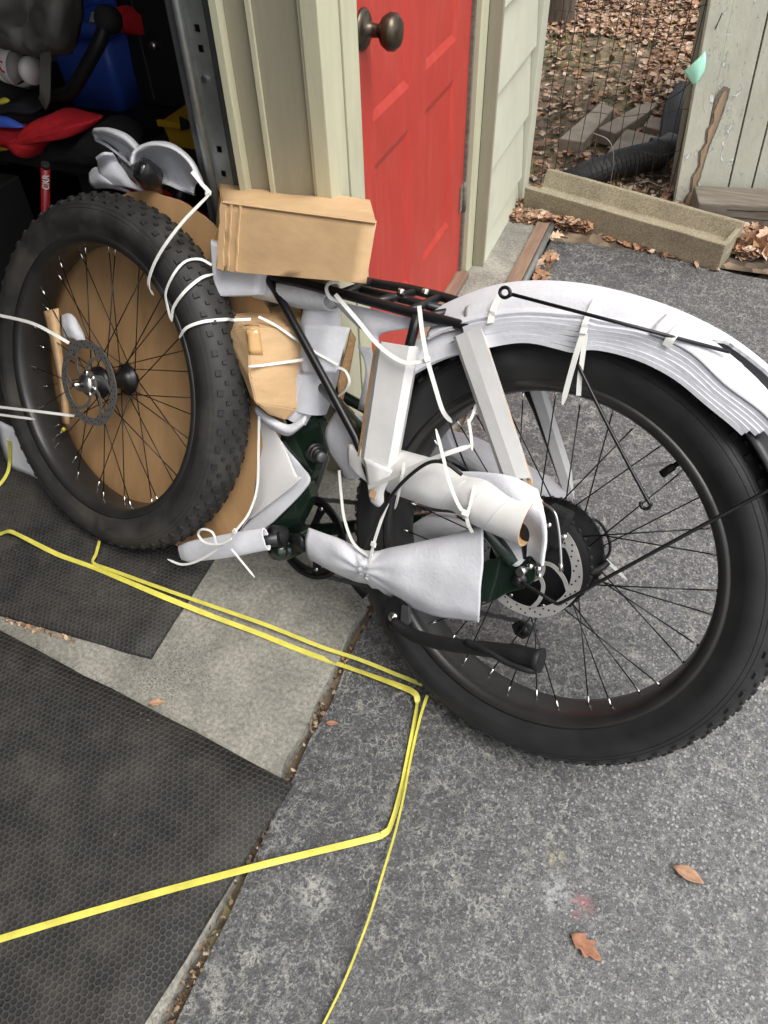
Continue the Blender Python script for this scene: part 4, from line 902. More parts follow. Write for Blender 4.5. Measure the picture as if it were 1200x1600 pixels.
def foam_tube(name, path, rin, rs, label, cat='foam wrap', mat='foam', sides=26, wob=.004, k=14, seed=0.0, kk=6, hollow=True):
    """path: (px,py,s); rin half width in the bicycle plane, rs half depth, per path point; an open rolled sleeve"""
    P = [B(*p) for p in path]; Q = crom(P, kk); n = len(Q)
    def itp(arr):
        A = crom([V((x,0,0)) for x in arr], kk); return [x.x for x in A]
    ri, rn = itp(rin), itp(rs); mb = MB(); out = []; inn = []
    for i in range(n):
        t = (Q[min(i+1, n-1)]-Q[max(i-1, 0)]).normalized(); y = (BN-t*BN.dot(t)).normalized(); x = t.cross(y)
        for j in range(sides):
            a = 2*PI*j/sides; d = x*math.cos(a)*ri[i]+y*math.sin(a)*rn[i]; p = Q[i]+d; p = p+d.normalized()*(nz(p, k, seed)*wob); out.append(p); inn.append(p-d.normalized()*.004)
    fs = [(i*sides+j, i*sides+(j+1) % sides, (i+1)*sides+(j+1) % sides, (i+1)*sides+j) for i in range(n-1) for j in range(sides)]
    mb.add(out, fs, True); mb.add(inn, [tuple(reversed(f)) for f in fs], True)
    for e in (0, n-1):
        o1 = out[e*sides:(e+1)*sides]; i1 = inn[e*sides:(e+1)*sides]; mb.add(o1+i1, [(j, (j+1) % sides, (j+1) % sides+sides, j+sides) for j in range(sides)])
    o = mb.build(name, mat, fix=False)
    return tag(o, label, cat) if label else o

# cardboard disc between front wheel and frame
mb = MB(); nD = 96; cD = W(.930, -.040, .040); f0 = []; f1 = []
for j in range(nD):
    a = 2*PI*j/nD; r_ = .380+.006*nz((math.cos(a)*3, math.sin(a)*3, 0), 1.4)+.003*nz((math.cos(a)*20, math.sin(a)*20, 1), 1)
    if .2 < math.sin(a) and math.cos(a) < -.2: r_ -= .0
    p = cD+(BU*math.cos(a)+BW*math.sin(a))*r_+BN*(.006*nz((math.cos(a)*4, math.sin(a)*4, 5), 1)); f0.append(p+BN*.0025); f1.append(p-BN*.0025)
mb.add(f0+[cD+BN*.0025], [(j, (j+1) % nD, nD) for j in range(nD)]); mb.add(f1+[cD-BN*.0025], [((j+1) % nD, j, nD) for j in range(nD)]); mb.add(f0+f1, [(j, j+nD, (j+1) % nD+nD, (j+1) % nD) for j in range(nD)], False, 1)
tag(mb.build('cardboard_disc', ['card2','cardedge']), 'round brown cardboard sheet behind the front wheel spokes', 'cardboard')
# cardboard and foam scraps by the front hub
sc = thing('cardboard_scrap', B(92,520,.125), 'torn brown cardboard strip tucked behind the front rotor', 'cardboard')
mb = MB(); mb.sheet(grid_from([[B(68,487,.115), B(80,484,.12), B(92,482,.11)], [B(78,530,.118), B(86,530,.126), B(95,532,.115)], [B(92,600,.112), B(97,600,.12), B(104,602,.108)], [B(98,660,.11), B(104,662,.115), B(110,662,.105)]], 3, 4), .004); mb.build('strip', 'card', sc)
tag(sheet_px('foam_scrap', [[(94,494,.10),(112,492,.105),(130,520,.10)],[(96,512,.11),(115,512,.12),(133,530,.105)],[(100,530,.11),(118,530,.118),(134,545,.10)]], .005, 'foam', None, 4, 4, .003), 'small white foam scrap above the front rotor', 'foam')

# big carton on the rack
cx = thing('carton', B(450,440,.03), 'brown cardboard carton with crushed end lying on the luggage rack', 'carton')
sN, sF = .115, -.055
nb = [B(343,423,sN), B(572,443,sN), B(588,349,sN), B(349,317,sN)]       # near face: bl br tr tl
bt = [B(343,276,sF), B(578,312,sF)]                                     # back top: l r
upd = (nb[3]-nb[0]); upr = (nb[2]-nb[1])
fb = [bt[0]-upd*1.02, bt[1]-upr*1.02]
mb = MB(); g = 10
def quadgrid(p00, p10, p11, p01, nu, nv, amp, seed):
    out = []
    for i in range(nv+1):
        r_ = []
        for j in range(nu+1):
            a = p00.lerp(p10, j/nu); b = p01.lerp(p11, j/nu); p = a.lerp(b, i/nv)
            e = min(1, 4*min(j/nu, 1-j/nu))*min(1, 4*min(i/nv, 1-i/nv)); r_.append((p, e))
        out.append(r_)
    nrm = (p10-p00).cross(p01-p00).normalized()
    return [[p+nrm*(nz(p, 11, seed)*amp*e) for p, e in r_] for r_ in out]
for quad, sd_ in (((nb[0], nb[1], nb[2], nb[3]), 1), ((nb[3], nb[2], bt[1], bt[0]), 2), ((fb[0], bt[0], bt[1], fb[1]), 3), ((nb[1], fb[1], bt[1], nb[2]), 4), ((nb[0], nb[3], bt[0], fb[0]), 5), ((nb[0], fb[0], fb[1], nb[1]), 6)):
    gg = quadgrid(quad[0], quad[1], quad[2], quad[3], 10, 8, .006 if sd_ != 5 else .014, sd_); Rr_, Cc_ = len(gg), len(gg[0])
    mb.add([p for r_ in gg for p in r_], [(i*Cc_+j, i*Cc_+j+1, (i+1)*Cc_+j+1, (i+1)*Cc_+j) for i in range(Rr_-1) for j in range(Cc_-1)], True)
mb.build('carton_body', 'card', cx)
fr = (nb[1]-nb[0]).normalized(); fu = (nb[3]-nb[0]).normalized(); fn = fr.cross(fu).normalized()
if fn.dot(BN) < 0: fn = -fn
# crushed flap folded round the left end, with raised creases
for k, (x0, x1, lift) in enumerate(((-.004, .010, .0022), (.020, .024, .0024), (.040, .044, .0022))):
    mb = MB(); pts = [nb[0].lerp(nb[3], t)+fr*(x0+(x1-x0)/2+.0035*nz((t*5, k, 0), 1))+fn*lift for t in [.02+.96*i/14 for i in range(15)]]
    mb.strip(pts, [(x1-x0)*(1+.35*nz((i*.6, k, 3), 1)) for i in range(15)], .0022, fn); mb.build('crushed_fold', 'card', cx)
mb = MB(); pts = [nb[3].lerp(nb[2], t)+(fn+fu)*.0012 for t in [i/16 for i in range(17)]]; mb.strip(pts, .005, .0022, (fn+fu).normalized()); mb.build('front_crease', 'card', cx)
mb = MB(); pts = [bt[0].lerp(bt[1], t*.42)+fu*(.003+.0012*nz((t*9, 2, 0), 1)) for t in [i/18 for i in range(19)]]; mb.strip(pts, [.006+.003*nz((i*.9, 1, 0), 1) for i in range(19)], .005, fu); mb.build('torn_edge', 'cardedge', cx)
e0, e1 = nb[0].lerp(fb[0], .03), nb[3].lerp(bt[0], .03); ln = (fr*-1)
gg = quadgrid(e0+ln*.007, nb[3]+ln*.004, bt[0]+ln*.004, fb[0]+ln*.006, 8, 8, .022, 8); mb = MB(); mb.sheet(gg, .0012); mb.build('end_tape', 'tape', cx)
# crumpled brown parcel under the rack
pc = thing('parcel', B(430,655,.05), 'crumpled brown paper parcel strapped between the front wheel and seat tube', 'parcel')
hv = [B(388,514,.120), B(424,512,.078), B(470,512,.050), B(467,580,.052), B(463,640,.052), B(446,657,.056), B(420,648,.078), B(400,630,.105), B(390,590,.118),
      B(350,520,.100), B(358,494,.070), B(374,570,.105), B(390,616,.100), B(395,496,.06), B(432,481,-.0), B(470,472,-.03), B(468,600,-.05), B(450,640,-.05), B(400,600,.03), B(372,520,.03)]
bm = bmesh.new(); [bm.verts.new(p) for p in hv]; bmesh.ops.convex_hull(bm, input=bm.verts)
bmesh.ops.delete(bm, geom=[v for v in bm.verts if not v.link_faces], context='VERTS')
bmesh.ops.bevel(bm, geom=list(bm.edges), offset=.002, segments=2, affect='EDGES', clamp_overlap=True)
bmesh.ops.triangulate(bm, faces=bm.faces); bmesh.ops.subdivide_edges(bm, edges=[e for e in bm.edges if e.calc_length() > .012], cuts=3, use_grid_fill=True); bmesh.ops.triangulate(bm, faces=bm.faces)
for v in bm.verts:
    k_ = 1.0+2.0*max(0, min(1, ((v.co-HUB).dot(BU)-.60)/.06))
    v.co += V((nz(v.co, 26, 1), nz(v.co, 26, 2), nz(v.co, 26, 3)))*.0014*k_
me = bpy.data.meshes.new('parcel_body'); bm.to_mesh(me); bm.free(); me.materials.append(M['card']); po = bpy.data.objects.new('parcel_body', me); COL.objects.link(po); put(po, pc)
PT = BVHTree.FromPolygons([v.co.copy() for v in me.vertices], [tuple(p.vertices) for p in me.polygons])
def ontree(tree, px, py, s, off=.004):
    h = tree.ray_cast(CAM, ray(px, py).normalized()); return h[0]-ray(px, py).normalized()*off if h[0] else B(px, py, s)
g = [[ontree(PT, 383+22*i/4+j*1.0, 508+46*j/6, .13, .0015) for i in range(5)] for j in range(7)]
mb = MB(); mb.sheet(g, .0008); mb.build('tape', 'tape', pc)

# seat tube wrap and its loose flap
foam_tube('foam_wrap', [(505,470,.0),(500,530,.015),(492,590,.015),(484,640,.015)], [.034,.040,.042,.034], [.034,.038,.040,.034], 'white foam sleeve around the seat tube behind the black strut', seed=1, wob=.005)
foam_tube('foam_wrap', [(486,585,.02),(474,620,.02),(462,655,.025)], [.040,.040,.028], [.035,.034,.026], 'flared lower end of white foam around the seat tube', seed=1.5)
tag(sheet_px('paper_flap', [[(472,505,.056),(512,508,.060),(548,512,.045)],[(470,550,.057),(505,552,.061),(535,556,.048)],[(470,582,.056),(500,584,.060),(526,582,.050)]], .002, 'foam', None, 5, 5, .004, 14, 2), 'square white foam flap on the seat tube beside the parcel', 'foam')
tag(sheet_px('cardboard_liner', [[(548,514,.045),(556,528,.035)],[(538,556,.045),(546,580,.03)],[(527,600,.045),(532,640,.03)]], .004, 'cardedge', None, 3, 5), 'brown cardboard edge hanging behind the white foam flap', 'cardboard')
tag(sheet_px('foam_lip', [[(400,634,.052),(425,652,.056),(452,664,.055),(478,650,.050)],[(399,642,.060),(424,662,.064),(452,674,.062),(476,660,.055)],[(402,650,.045),(426,670,.050),(450,680,.048),(470,668,.042)]], .004, 'foam', None, 6, 4, .002, 22, 4), 'thin white foam lip under the parcel', 'foam')
# foam under the carton and rack
mb = MB(); fb4 = [B(330,424,.10), B(404,430,.09), B(402,462,.09), B(332,464,.10)]; bk4 = [p-BN*.09 for p in fb4]; top4 = [B(330,330,.06), B(345,330,.06)]
mb.hexa([fb4[3], fb4[2], bk4[2], bk4[3], B(328,372,.09), B(404,424,.09), bk4[1]+BW*.02, B(328,372,.02)])
fo = mb.build('foam_block', 'foam', bevel=.008); tag(fo, 'white foam block under the crushed end of the carton', 'foam')
foam_tube('foam_wrap', [(408,452,.03),(440,456,.03),(480,462,.03),(520,470,.03)], [.018,.022,.024,.016], [.035,.04,.04,.03], 'speckled white foam roll under the luggage rack', seed=3, mat='foam2')
# fender foam: stacked sheets
lowE = [(145,.361),(132,.353),(121,.347),(111,.348),(103,.342),(98,.340),(94,.350),(85,.358),(76,.362),(67,.363),(59,.370),(54,.376)]
uppE = [(145,.392),(132,.388),(121,.384),(111,.382),(103,.380),(98,.382),(94,.380),(85,.391),(76,.396),(67,.392),(59,.402),(54,.406)]
topE = [(145,.438),(132,.434),(119,.429),(105,.420),(92,.416),(80,.418),(67,.423),(54,.430)]
def lerp_tab(tab, d):
    Q = TABS.setdefault(id(tab), crom([V((a, r, 0)) for a, r in tab], 8))
    for p0, p1 in zip(Q, Q[1:]):
        if p1.x <= d <= p0.x: return p0.y+(p1.y-p0.y)*(p0.x-d)/max(1e-6, p0.x-p1.x)
    return tab[0][1] if d > tab[0][0] else tab[-1][1]
TABS = {}
ff = thing('foam_wrap', FP(95,.38,.06), 'stack of white foam sheets wrapped over the rear fender', 'foam wrap')
NL = 6; FL = []
for k in range(NL):
    mb = MB(); g = []; d0, d1 = 126, 57.5-.7*k+.6*(k % 2)
    for i in range(72):
        d = d0+(d1-d0)*i/71; lo, up = lerp_tab(lowE, d), lerp_tab(uppE, d); t = k/(NL-1)
        re = lo+.003+(up-lo-.003)*t*.97+.0007*nz((d*.12, k*3.1, 0), 1); se = .076+.0022*nz((d*.10, k*1.7, 4), 1)-.003*t
        sh_ = max(0, min(1, (82-d)/6))
        row = [FP(d, re, se), FP(d, re+.003, se-.010), FP(d, re*.5+.5*(.402+.0025*k), .056), FP(d, .403+.0025*k, .046)]
        row += [FP(d, .407+.0022*k, .046-.022*(1-sh_)), FP(d, .409+.0022*k, .044-.044*(1-sh_))]
        g.append(crom(row, 3))
    mb.sheet(g, .0064); FL.append(mb.build('foam_sheet', 'foam', ff))
mb = MB(); g = []
for i in range(90):     # outer sheet, torn open towards the tail
    d = 136+(55-136)*i/89; tp, up = lerp_tab(topE, d), lerp_tab(uppE, d); tear = max(0, min(1, (80-d)/7.0)); rag = .004*nz((d*1.9, 2, 2), 1)*min(1, tear*3)
    s0 = .066*(1-tear)+.004*tear+rag; r0 = (up+.007)*(1-tear)+(tp+.006)*tear
    row = [FP(d, r0, s0), FP(d, (up+.016)*(1-tear)+(tp+.008)*tear, .056*(1-tear)-.006*tear), FP(d, (max(up+.026, .416))*(1-tear)+(tp+.009)*tear, .036*(1-tear)-.014*tear), FP(d, tp+.010+.002*nz((d*.07, 0, 0), 1), -.002-.020*tear), FP(d, tp+.006, -.036), FP(d, tp-.012, -.060), FP(d, tp-.045, -.072)]
    g.append(crom(row, 4))
mb.sheet(g, .0045); os_ = mb.build('outer_sheet', 'foam', ff)
mb = MB(); g = []
for i in range(36):     # near flap lying down beside the tear
    d = 84+(56-84)*i/35; up = lerp_tab(uppE, d); k_ = i/35; rg = .004*nz((d*1.7, 5, 1), 1)
    wd_ = .030*(1-.35*k_)
    g.append(crom([FP(d, up+.004, .073), FP(d, up+.012, .070), FP(d, up+.020, .062), FP(d, .422+.002*k_, .073-wd_+rg)], 4))
mb.sheet(g, .0045); lf_ = mb.build('loose_flap', 'foam', ff)
FV, FF = [], []
for o_ in [os_, lf_]+FL:
    b0 = len(FV); FV += [v.co.copy() for v in o_.data.vertices]; FF += [tuple(x+b0 for x in p.vertices) for p in o_.data.polygons]
FT = BVHTree.FromPolygons(FV, FF)
def onfoam(px, py, off=.004):
    h = FT.ray_cast(CAM, ray(px, py).normalized()); return (h[0]+h[1]*(off if h[1].dot(ray(px, py)) < 0 else -off)) if h[0] else B(px, py, .03)
def rodline(s0, s1):
    a, b = B(800,460,s0), B(1140,550,s1); ok = True
    for i in range(2, 40):
        p = a.lerp(b, i/42); d = (p-CAM); h = FT.ray_cast(CAM, d.normalized())
        if h[0] and h[3] < d.length+.0035: ok = False
    return ok
s0 = next((x*.004 for x in range(0, 50) if rodline(x*.004, .046+.3*max(0, x*.004-.06))), .12)
rod('fender_stay', hook((789,457), 35, -320, 8, s0)+[B(800,460,s0)], .0026)
mb = MB(); mb.tube([B(800,460,s0), B(1140,550,.046+.3*max(0, s0-.06))], .0026, 8); mb.build('fender_stay', 'blackmetal', bike)
tag(sheet_px('foam_sheet', [[(520,468,.03),(560,478,.045),(620,492,.045),(690,508,.05)],[(540,490,.035),(560,500,.045),(582,512,.048),(600,520,.045)],[(560,510,.03),(575,520,.04),(584,530,.045),(592,540,.04)]], .004, 'foam', None, 6, 5, .004, 12, 4), 'white foam sheet draped below the luggage rack rail', 'foam')
tag(sheet_px('foam_sheet', [[(640,533,.045),(690,522,.05),(740,508,.052),(775,500,.055)],[(645,560,.055),(690,545,.06),(735,530,.062),(770,520,.064)],[(622,600,.06),(650,582,.066),(695,560,.068),(750,545,.070)]], .005, 'foam', None, 6, 5, .003, 12, 5), 'white foam sheet over the front of the rear tyre behind the sleeves', 'foam')
tag(sheet_px('foam_sheet', [[(560,540,.0),(580,545,.0)],[(572,580,.01),(590,590,.01)],[(560,640,.02),(600,650,.02)]], .004, 'foam', None, 4, 5, .004), 'narrow white foam strip behind the tall cardboard sleeve', 'foam')
# seat-stay foam leaf and torn paper
tag(sheet_px('foam_sheet', [[(528,640,.03),(560,648,.05),(600,672,.06),(622,690,.055)],[(510,672,.035),(545,690,.055),(585,705,.065),(615,712,.06)],[(512,700,.03),(540,728,.045),(560,742,.05),(590,735,.055)],[(530,725,.025),(540,745,.03),(545,748,.035),(560,745,.04)]], .004, 'foam', None, 6, 6, .004, 16, 6), 'curled white foam leaf under the lower end of the strut', 'foam')
tag(sheet_px('torn_paper', [[(544,694,.080),(560,697,.086),(572,715,.086)],[(543,722,.078),(556,735,.084),(576,752,.088)],[(546,728,.076),(560,742,.082),(582,762,.088)]], .0012, 'paper', None, 4, 4, .003, 40, 7), 'torn white paper scrap at the foot of the strut', 'paper')
# angled white cardboard sleeves
def sleeve(A, Bp, label, inner='cardedge', name='cardboard_sleeve'):
    """A, Bp: (left px, ridge px, right px) rows at top and bottom, each with s"""
    t = thing(name, B(*Bp[1]), label, 'cardboard sleeve', 'white cardboard sleeves')
    g = []
    n = 14
    for i in range(n+1):
        f = i/n; row = []
        for k in range(len(A)): row.append(B(*A[k]).lerp(B(*Bp[k]), f)+BN*(.0006*nz((f*3, k*2, len(label)), 1)))
        g.append(row)
    mb = MB(); mb.sheet(g, .0035, smooth=False); mb.build('sleeve_face', 'whiteboard', t)
    return t, g
s1, g1 = sleeve([(590,536,.075),(597,534,.092),(640,541,.094),(652,541,.086),(654,548,.06)], [(563,712,.082),(570,716,.098),(606,732,.100),(616,736,.094),(618,742,.07)], 'tall white cardboard sleeve on the front rack leg')
mb = MB(); mb.strip([r[0]-BU*.000+BN*.0 for r in g1], .012, .004, BU); mb.build('raw_edge', 'cardedge', s1)
tag(sheet_px('sleeve_foot', [[(568,716,.099),(590,724,.103),(614,735,.1)],[(574,745,.100),(592,752,.104),(608,752,.1)],[(577,770,.1),(590,775,.104),(601,768,.1)],[(580,784,.1),(592,792,.103),(600,784,.1)]], .003, 'whiteboard', s1, 4, 4, .003), None)
mb = MB(); mb.obox(B(583,772,.1065), BU, BW, BN, .006, .007, .0012); mb.build('punched_hole', 'card', s1)
s2, g2 = sleeve([(709,526,.066),(713,525,.086),(730,518,.089),(750,510,.090),(756,524,.074)], [(786,748,.076),(791,748,.098),(808,748,.101),(827,747,.100),(832,756,.082)], 'white cardboard sleeve on the rear rack leg beside the fender foam')
mb = MB(); pts = [r[4]+BN*.010+BU*(-.002+.003*nz((i*.9, 0, 7), 1)) for i, r in enumerate(g2)]; mb.strip(pts, [.006+.005*abs(nz((i*.8, 3, 7), 1)) for i in range(len(pts))], .003, BN); mb.build('torn_edge', 'card', s2)
s3, g3 = sleeve([(808,560,-.070),(812,556,-.060),(830,560,-.060),(850,600,-.068)], [(880,770,-.085),(884,775,-.075),(897,780,-.075),(892,735,-.085)], 'far white cardboard sleeve seen through the rear wheel spokes')
# cardboard core tube on the seat stay
ct = thing('cardboard_tube', B(720,800,.09), 'white cardboard core tube wrapped over the seat stay', 'cardboard tube')
P = [B(622,738,.060), B(685,758,.086), B(755,785,.100), B(830,817,.104)]; Q = crom(P, 8); mb = MB(); n = len(Q); sides = 36; outv = []; innv = []; rad = .0385
for i in range(n):
    t = (Q[min(i+1, n-1)]-Q[max(i-1, 0)]).normalized(); y = (BN-t*BN.dot(t)).normalized(); x = t.cross(y); f = i/(n-1)
    pinch = 1-.20*math.exp(-((f-.50)/.10)**2)
    for j in range(sides+1):
        a = R(-100)+R(340)*j/sides; ov = 1+.02*j/sides
        r_ = rad*pinch*ov*(1+.02*nz((f*6, math.cos(a)*2, math.sin(a)*2), 1)); d = x*math.cos(a)+y*math.sin(a); outv.append(Q[i]+d*r_); innv.append(Q[i]+d*(r_-.0028))
C_ = sides+1
fs = [(i*C_+j, i*C_+j+1, (i+1)*C_+j+1, (i+1)*C_+j) for i in range(n-1) for j in range(sides)]
mb.add(outv, fs, True, 0); mb.add(innv, [tuple(reversed(f)) for f in fs], True, 1)
for e in (0, n-1): mb.add(outv[e*C_:(e+1)*C_]+innv[e*C_:(e+1)*C_], [(j, j+1, j+1+C_, j+C_) for j in range(sides)], False, 1)
for j in (0, sides): mb.add([outv[i*C_+j] for i in range(n)]+[innv[i*C_+j] for i in range(n)], [(i, i+1, i+1+n, i+n) for i in range(n-1)], False, 1)
mb.build('tube_shell', ['whiteboard','card'], ct, fix=False)
for k in range(3):      # spiral seam
    sp_ = []
    for i in range(10):
        f = .42+.16*k+.14*i/9; ii = min(n-1, int(f*(n-1))); t = (Q[min(ii+1, n-1)]-Q[max(ii-1, 0)]).normalized(); y = (BN-t*BN.dot(t)).normalized(); x = t.cross(y); a = R(20+130*i/9)
        pinch = 1-.20*math.exp(-((f-.50)/.10)**2); c = Q[ii].lerp(Q[min(n-1, ii+1)], f*(n-1)-ii); sp_.append(c+(x*math.cos(a)+y*math.sin(a))*(rad*pinch*1.03))
    mb = MB(); mb.tube(sp_, .0005, 5); mb.build('spiral_seam', 'foam2', ct)
# foam between tube and dropout
tag(sheet_px('foam_sheet', [[(655,745,.06),(720,738,.095),(790,742,.105),(840,765,.10)],[(690,770,.06),(740,770,.08),(800,780,.12),(850,800,.115)],[(720,800,.06),(760,810,.075),(820,825,.085),(853,840,.118)],[(745,830,.065),(775,845,.08),(822,850,.09),(850,868,.118)],[(788,872,.085),(808,885,.09),(828,868,.095),(848,884,.115)]], .004, 'foam', None, 6, 6, .004, 14, 8), 'white foam sheet folded under the cardboard tube at the dropout', 'foam')
cs_rows = [[(478,832,.040),(482,826,.075),(477,846,.092),(480,866,.085),(486,874,.05)],
           [(525,850,.040),(528,842,.090),(523,866,.112),(524,890,.100),(528,897,.055)],
           [(572,866,.045),(575,862,.090),(573,884,.116),(572,905,.100),(574,913,.055)],
           [(612,862,.045),(615,857,.095),(610,884,.120),(604,914,.108),(606,928,.055)],
           [(680,848,.050),(684,843,.098),(680,880,.120),(668,936,.110),(668,958,.080)],
           [(726,838,.055),(728,832,.102),(724,880,.120),(716,944,.110),(718,967,.085)],
           [(752,830,.060),(755,823,.105),(754,880,.120),(749,950,.106),(748,972,.088)]]
tag(sheet_px('foam_wrap', cs_rows, .003, 'foam', None, 8, 10, .003, 20, 5, B(574,886,.1)), 'long white foam sleeve flaring along the chain stay', 'foam wrap')
# crank foam
foam_tube('foam_wrap', [(282,864,.105),(300,862,.108),(360,852,.110),(416,842,.104)], [.016,.022,.024,.023], [.004,.008,.009,.010], 'white foam sleeve on the crank arm below the front tyre', seed=6, wob=.003)
# triangular packing sheets before the seat tube
tag(sheet_px('paper_sheet', [[(400,650,.040),(420,655,.046),(440,690,.046)],[(402,710,.040),(430,715,.048),(462,742,.05)],[(395,790,.038),(420,775,.048),(466,752,.052)],[(376,830,.036),(384,815,.04),(395,808,.045)]], .0015, 'paper', None, 5, 5, .003, 14, 9), 'pointed white paper sheet in front of the green frame', 'paper')
tag(sheet_px('foam_sheet', [[(440,690,.030),(452,706,.030),(468,724,.032)],[(440,725,.032),(462,735,.035),(484,748,.036)],[(400,800,.034),(430,785,.036),(470,772,.036)],[(372,835,.034),(400,834,.036),(428,815,.036)]], .004, 'foam', None, 5, 5, .003, 14, 10), 'grey white foam sheet under the pointed paper by the bottom bracket', 'foam')
# far-side wraps seen through the wheel
foam_tube('foam_wrap', [(660,690,-.085),(720,702,-.085),(800,745,-.085),(885,790,-.085)], [.030,.030,.032,.028], [.028,.03,.03,.026], 'white foam roll on the far seat stay beyond the wheel', seed=7)
tag(sheet_px('foam_scrap', [[(648,680,-.06),(668,662,-.06),(690,655,-.06)],[(655,700,-.055),(680,690,-.05),(705,690,-.055)],[(665,715,-.06),(690,712,-.06),(720,720,-.06)]], .004, 'foam', None, 5, 5, .004, 30, 11), 'crumpled white foam scrap inside the rear rim', 'foam')
foam_tube('foam_wrap', [(630,840,-.085),(680,820,-.085),(740,830,-.085)], [.020,.026,.02], [.02,.024,.02], 'white foam on the far chain stay inside the wheel', seed=8)
tag(sheet_px('foam_scrap', [[(596,705,.055),(610,702,.06),(625,712,.055)],[(598,725,.06),(615,722,.066),(635,728,.06)],[(605,742,.06),(625,740,.068),(640,740,.06)]], .004, 'foam', None, 5, 5, .008, 40, 12), 'small crumpled foam tuft beside the cardboard sleeve foot', 'foam')
# cable
cb_ = MB(); cb_.tube(crom([B(568,868,.075), B(582,830,.105), B(615,770,.140), B(660,728,.145), B(692,722,.140), B(722,742,.13)], 7), .0030, 8); tag(cb_.build('brake_cable', 'blackmatte'), 'black brake cable arching over the cardboard tube', 'cable')
cb2 = MB(); cb2.tube(crom([B(700,650,.02), B(712,690,.03), B(732,738,.05)], 6), .0016, 6); tag(cb2.build('thin_wire', 'blackmatte'), 'thin black wire dropping behind the white sleeve', 'wire')
# foam bundle with lamp above the front wheel
tag(sheet_px('foam_sheet', [[(144,206,.03),(165,210,.04),(190,222,.04),(214,242,.03)],[(146,203,.045),(168,204,.055),(194,215,.055),(216,236,.045)],[(150,202,.02),(172,203,.03),(198,213,.03),(219,233,.02)],[(146,212,.0),(165,222,.01),(186,238,.01),(203,254,.0)],[(150,219,.02),(168,228,.03),(188,243,.03),(204,258,.02)]], .005, 'foam', None, 6, 4, .002, 22, 3), 'folded white foam finger above the front wheel', 'foam')
tag(sheet_px('foam_sheet', [[(206,256,.085),(212,236,.08),(236,225,.075),(268,230,.07),(296,252,.06),(312,284,.05)],[(216,262,.03),(224,246,.02),(243,240,.015),(268,246,.01),(288,264,.01),(304,290,.02)],[(230,276,.02),(240,268,.0),(252,266,-.005),(268,272,-.005),(284,284,.0),(302,299,.02)],[(232,284,.055),(248,284,.04),(260,286,.03),(274,292,.025),(288,298,.02),(304,304,.03)]], .005, 'foam', None, 6, 6, .003, 20, 14), 'fan shaped white foam sheet beside the bagged lamp', 'foam')
tag(sheet_px('foam_sheet', [[(215,230,.055),(240,222,.05),(270,226,.045),(300,250,.035),(318,286,.02)],[(214,236,.075),(240,226,.07),(270,231,.06),(298,254,.05),(314,286,.04)]], .004, 'foam', None, 6, 4, .002, 20, 15), 'outer rolled rim of the fan shaped foam', 'foam')
tag(sheet_px('foam_sheet', [[(150,248,.05),(162,240,.055),(176,240,.04)],[(152,256,.02),(168,250,.03),(186,256,.02)],[(158,272,.03),(182,274,.04),(206,284,.03)],[(176,290,.03),(205,294,.04),(236,306,.03)]], .005, 'foam', None, 6, 6, .003, 20, 16), 'curled white foam sheet resting on top of the front tyre', 'foam')
tag(sheet_px('foam_sheet', [[(140,272,.01),(150,262,.02),(164,270,.02)],[(142,286,.02),(160,280,.035),(185,290,.03)],[(150,294,.01),(175,294,.025),(205,302,.02)]], .005, 'foam', None, 6, 6, .003, 20, 17), 'lower left lobe of white foam above the front tyre', 'foam')
lamp = thing('headlamp', B(226,268,.06), 'round black headlamp in a clear plastic bag', 'lamp')
lc = B(224,266,.075); la = (BN+BW*.4).normalized()
mb = MB(); mb.lathe(lc, la, [(0,.012),(.016,.012),(.021,.008),(.024,-.002),(.023,-.03),(.012,-.04),(0,-.04)], 28); mb.build('lamp_body', 'blackmatte', lamp)
mb = MB(); mb.lathe(lc, la, [(0,.016),(.010,.0155),(.0165,.0125),(.0165,.0115),(0,.0115)], 24); mb.build('lens', 'lens', lamp)
bagm = sheet_px('clear_bag', [[(182,232,.05),(206,240,.09),(236,244,.10),(262,262,.07)],[(190,256,.06),(212,262,.11),(240,268,.12),(262,284,.07)],[(206,280,.05),(225,288,.09),(244,292,.10),(252,300,.06)],[(222,296,.04),(232,300,.06),(244,302,.06),(250,304,.05)]], .0006, 'clear', None, 8, 8, .012, 45, 16)
tag(bagm, 'crinkled clear plastic bag over the headlamp', 'bag')
# small white card at the far left below the front wheel
c0_, c1_ = G(14,729,.013), G(60,747,.013)
mb = MB(); mb.sheet(grid_from([[c0_, c1_], [c0_+V((0,.01,.06)), c1_+V((0,.012,.06))], [c0_+V((0,.03,.13)), c1_+V((0,.03,.12))]], 4, 4), .004); tag(mb.build('foam_scrap', 'foam'), 'white foam corner showing left of the front wheel', 'foam')

# ------------------------------------------------------------------ zip ties
tie([(300,268,.10),(316,288,.09),(326,302,.085),(312,319,.110),(288,344,.135),(262,377,.160),(243,408,.170),(233,435,.171),(233,450,.166),(240,461,.150)], 'long zip tie looping from the carton corner over the front tyre', .0085, .0018, head=12, tail=True)
tie([(331,414,.10),(310,409,None),(290,412,None),(274,430,None),(264,456,None),(262,480,None),(267,500,None)], 'zip tie curving over the front tyre below the longest loop', .0062)
tie([(333,428,.10),(312,438,None),(290,458,None),(276,480,None),(268,502,None)], 'straight zip tie over the front tyre beside the foam block', .0075)
tie([(392,499,.105),(366,500,.125),(350,501,None),(318,504,None),(296,512,None),(280,528,None)], 'zip tie over the front tyre reaching the brown parcel', .0070)
tie([(-60,482,.17),(0,493,.165),(50,505,.165),(84,522,.16),(108,536,.15)], 'zip tie crossing the left of the front wheel above the rotor', .0085, tail=False)
tie([(-60,628,.17),(0,636,.165),(60,643,.165),(116,650,.150)], 'zip tie crossing the left of the front wheel below the rotor', .0075, tail=False)
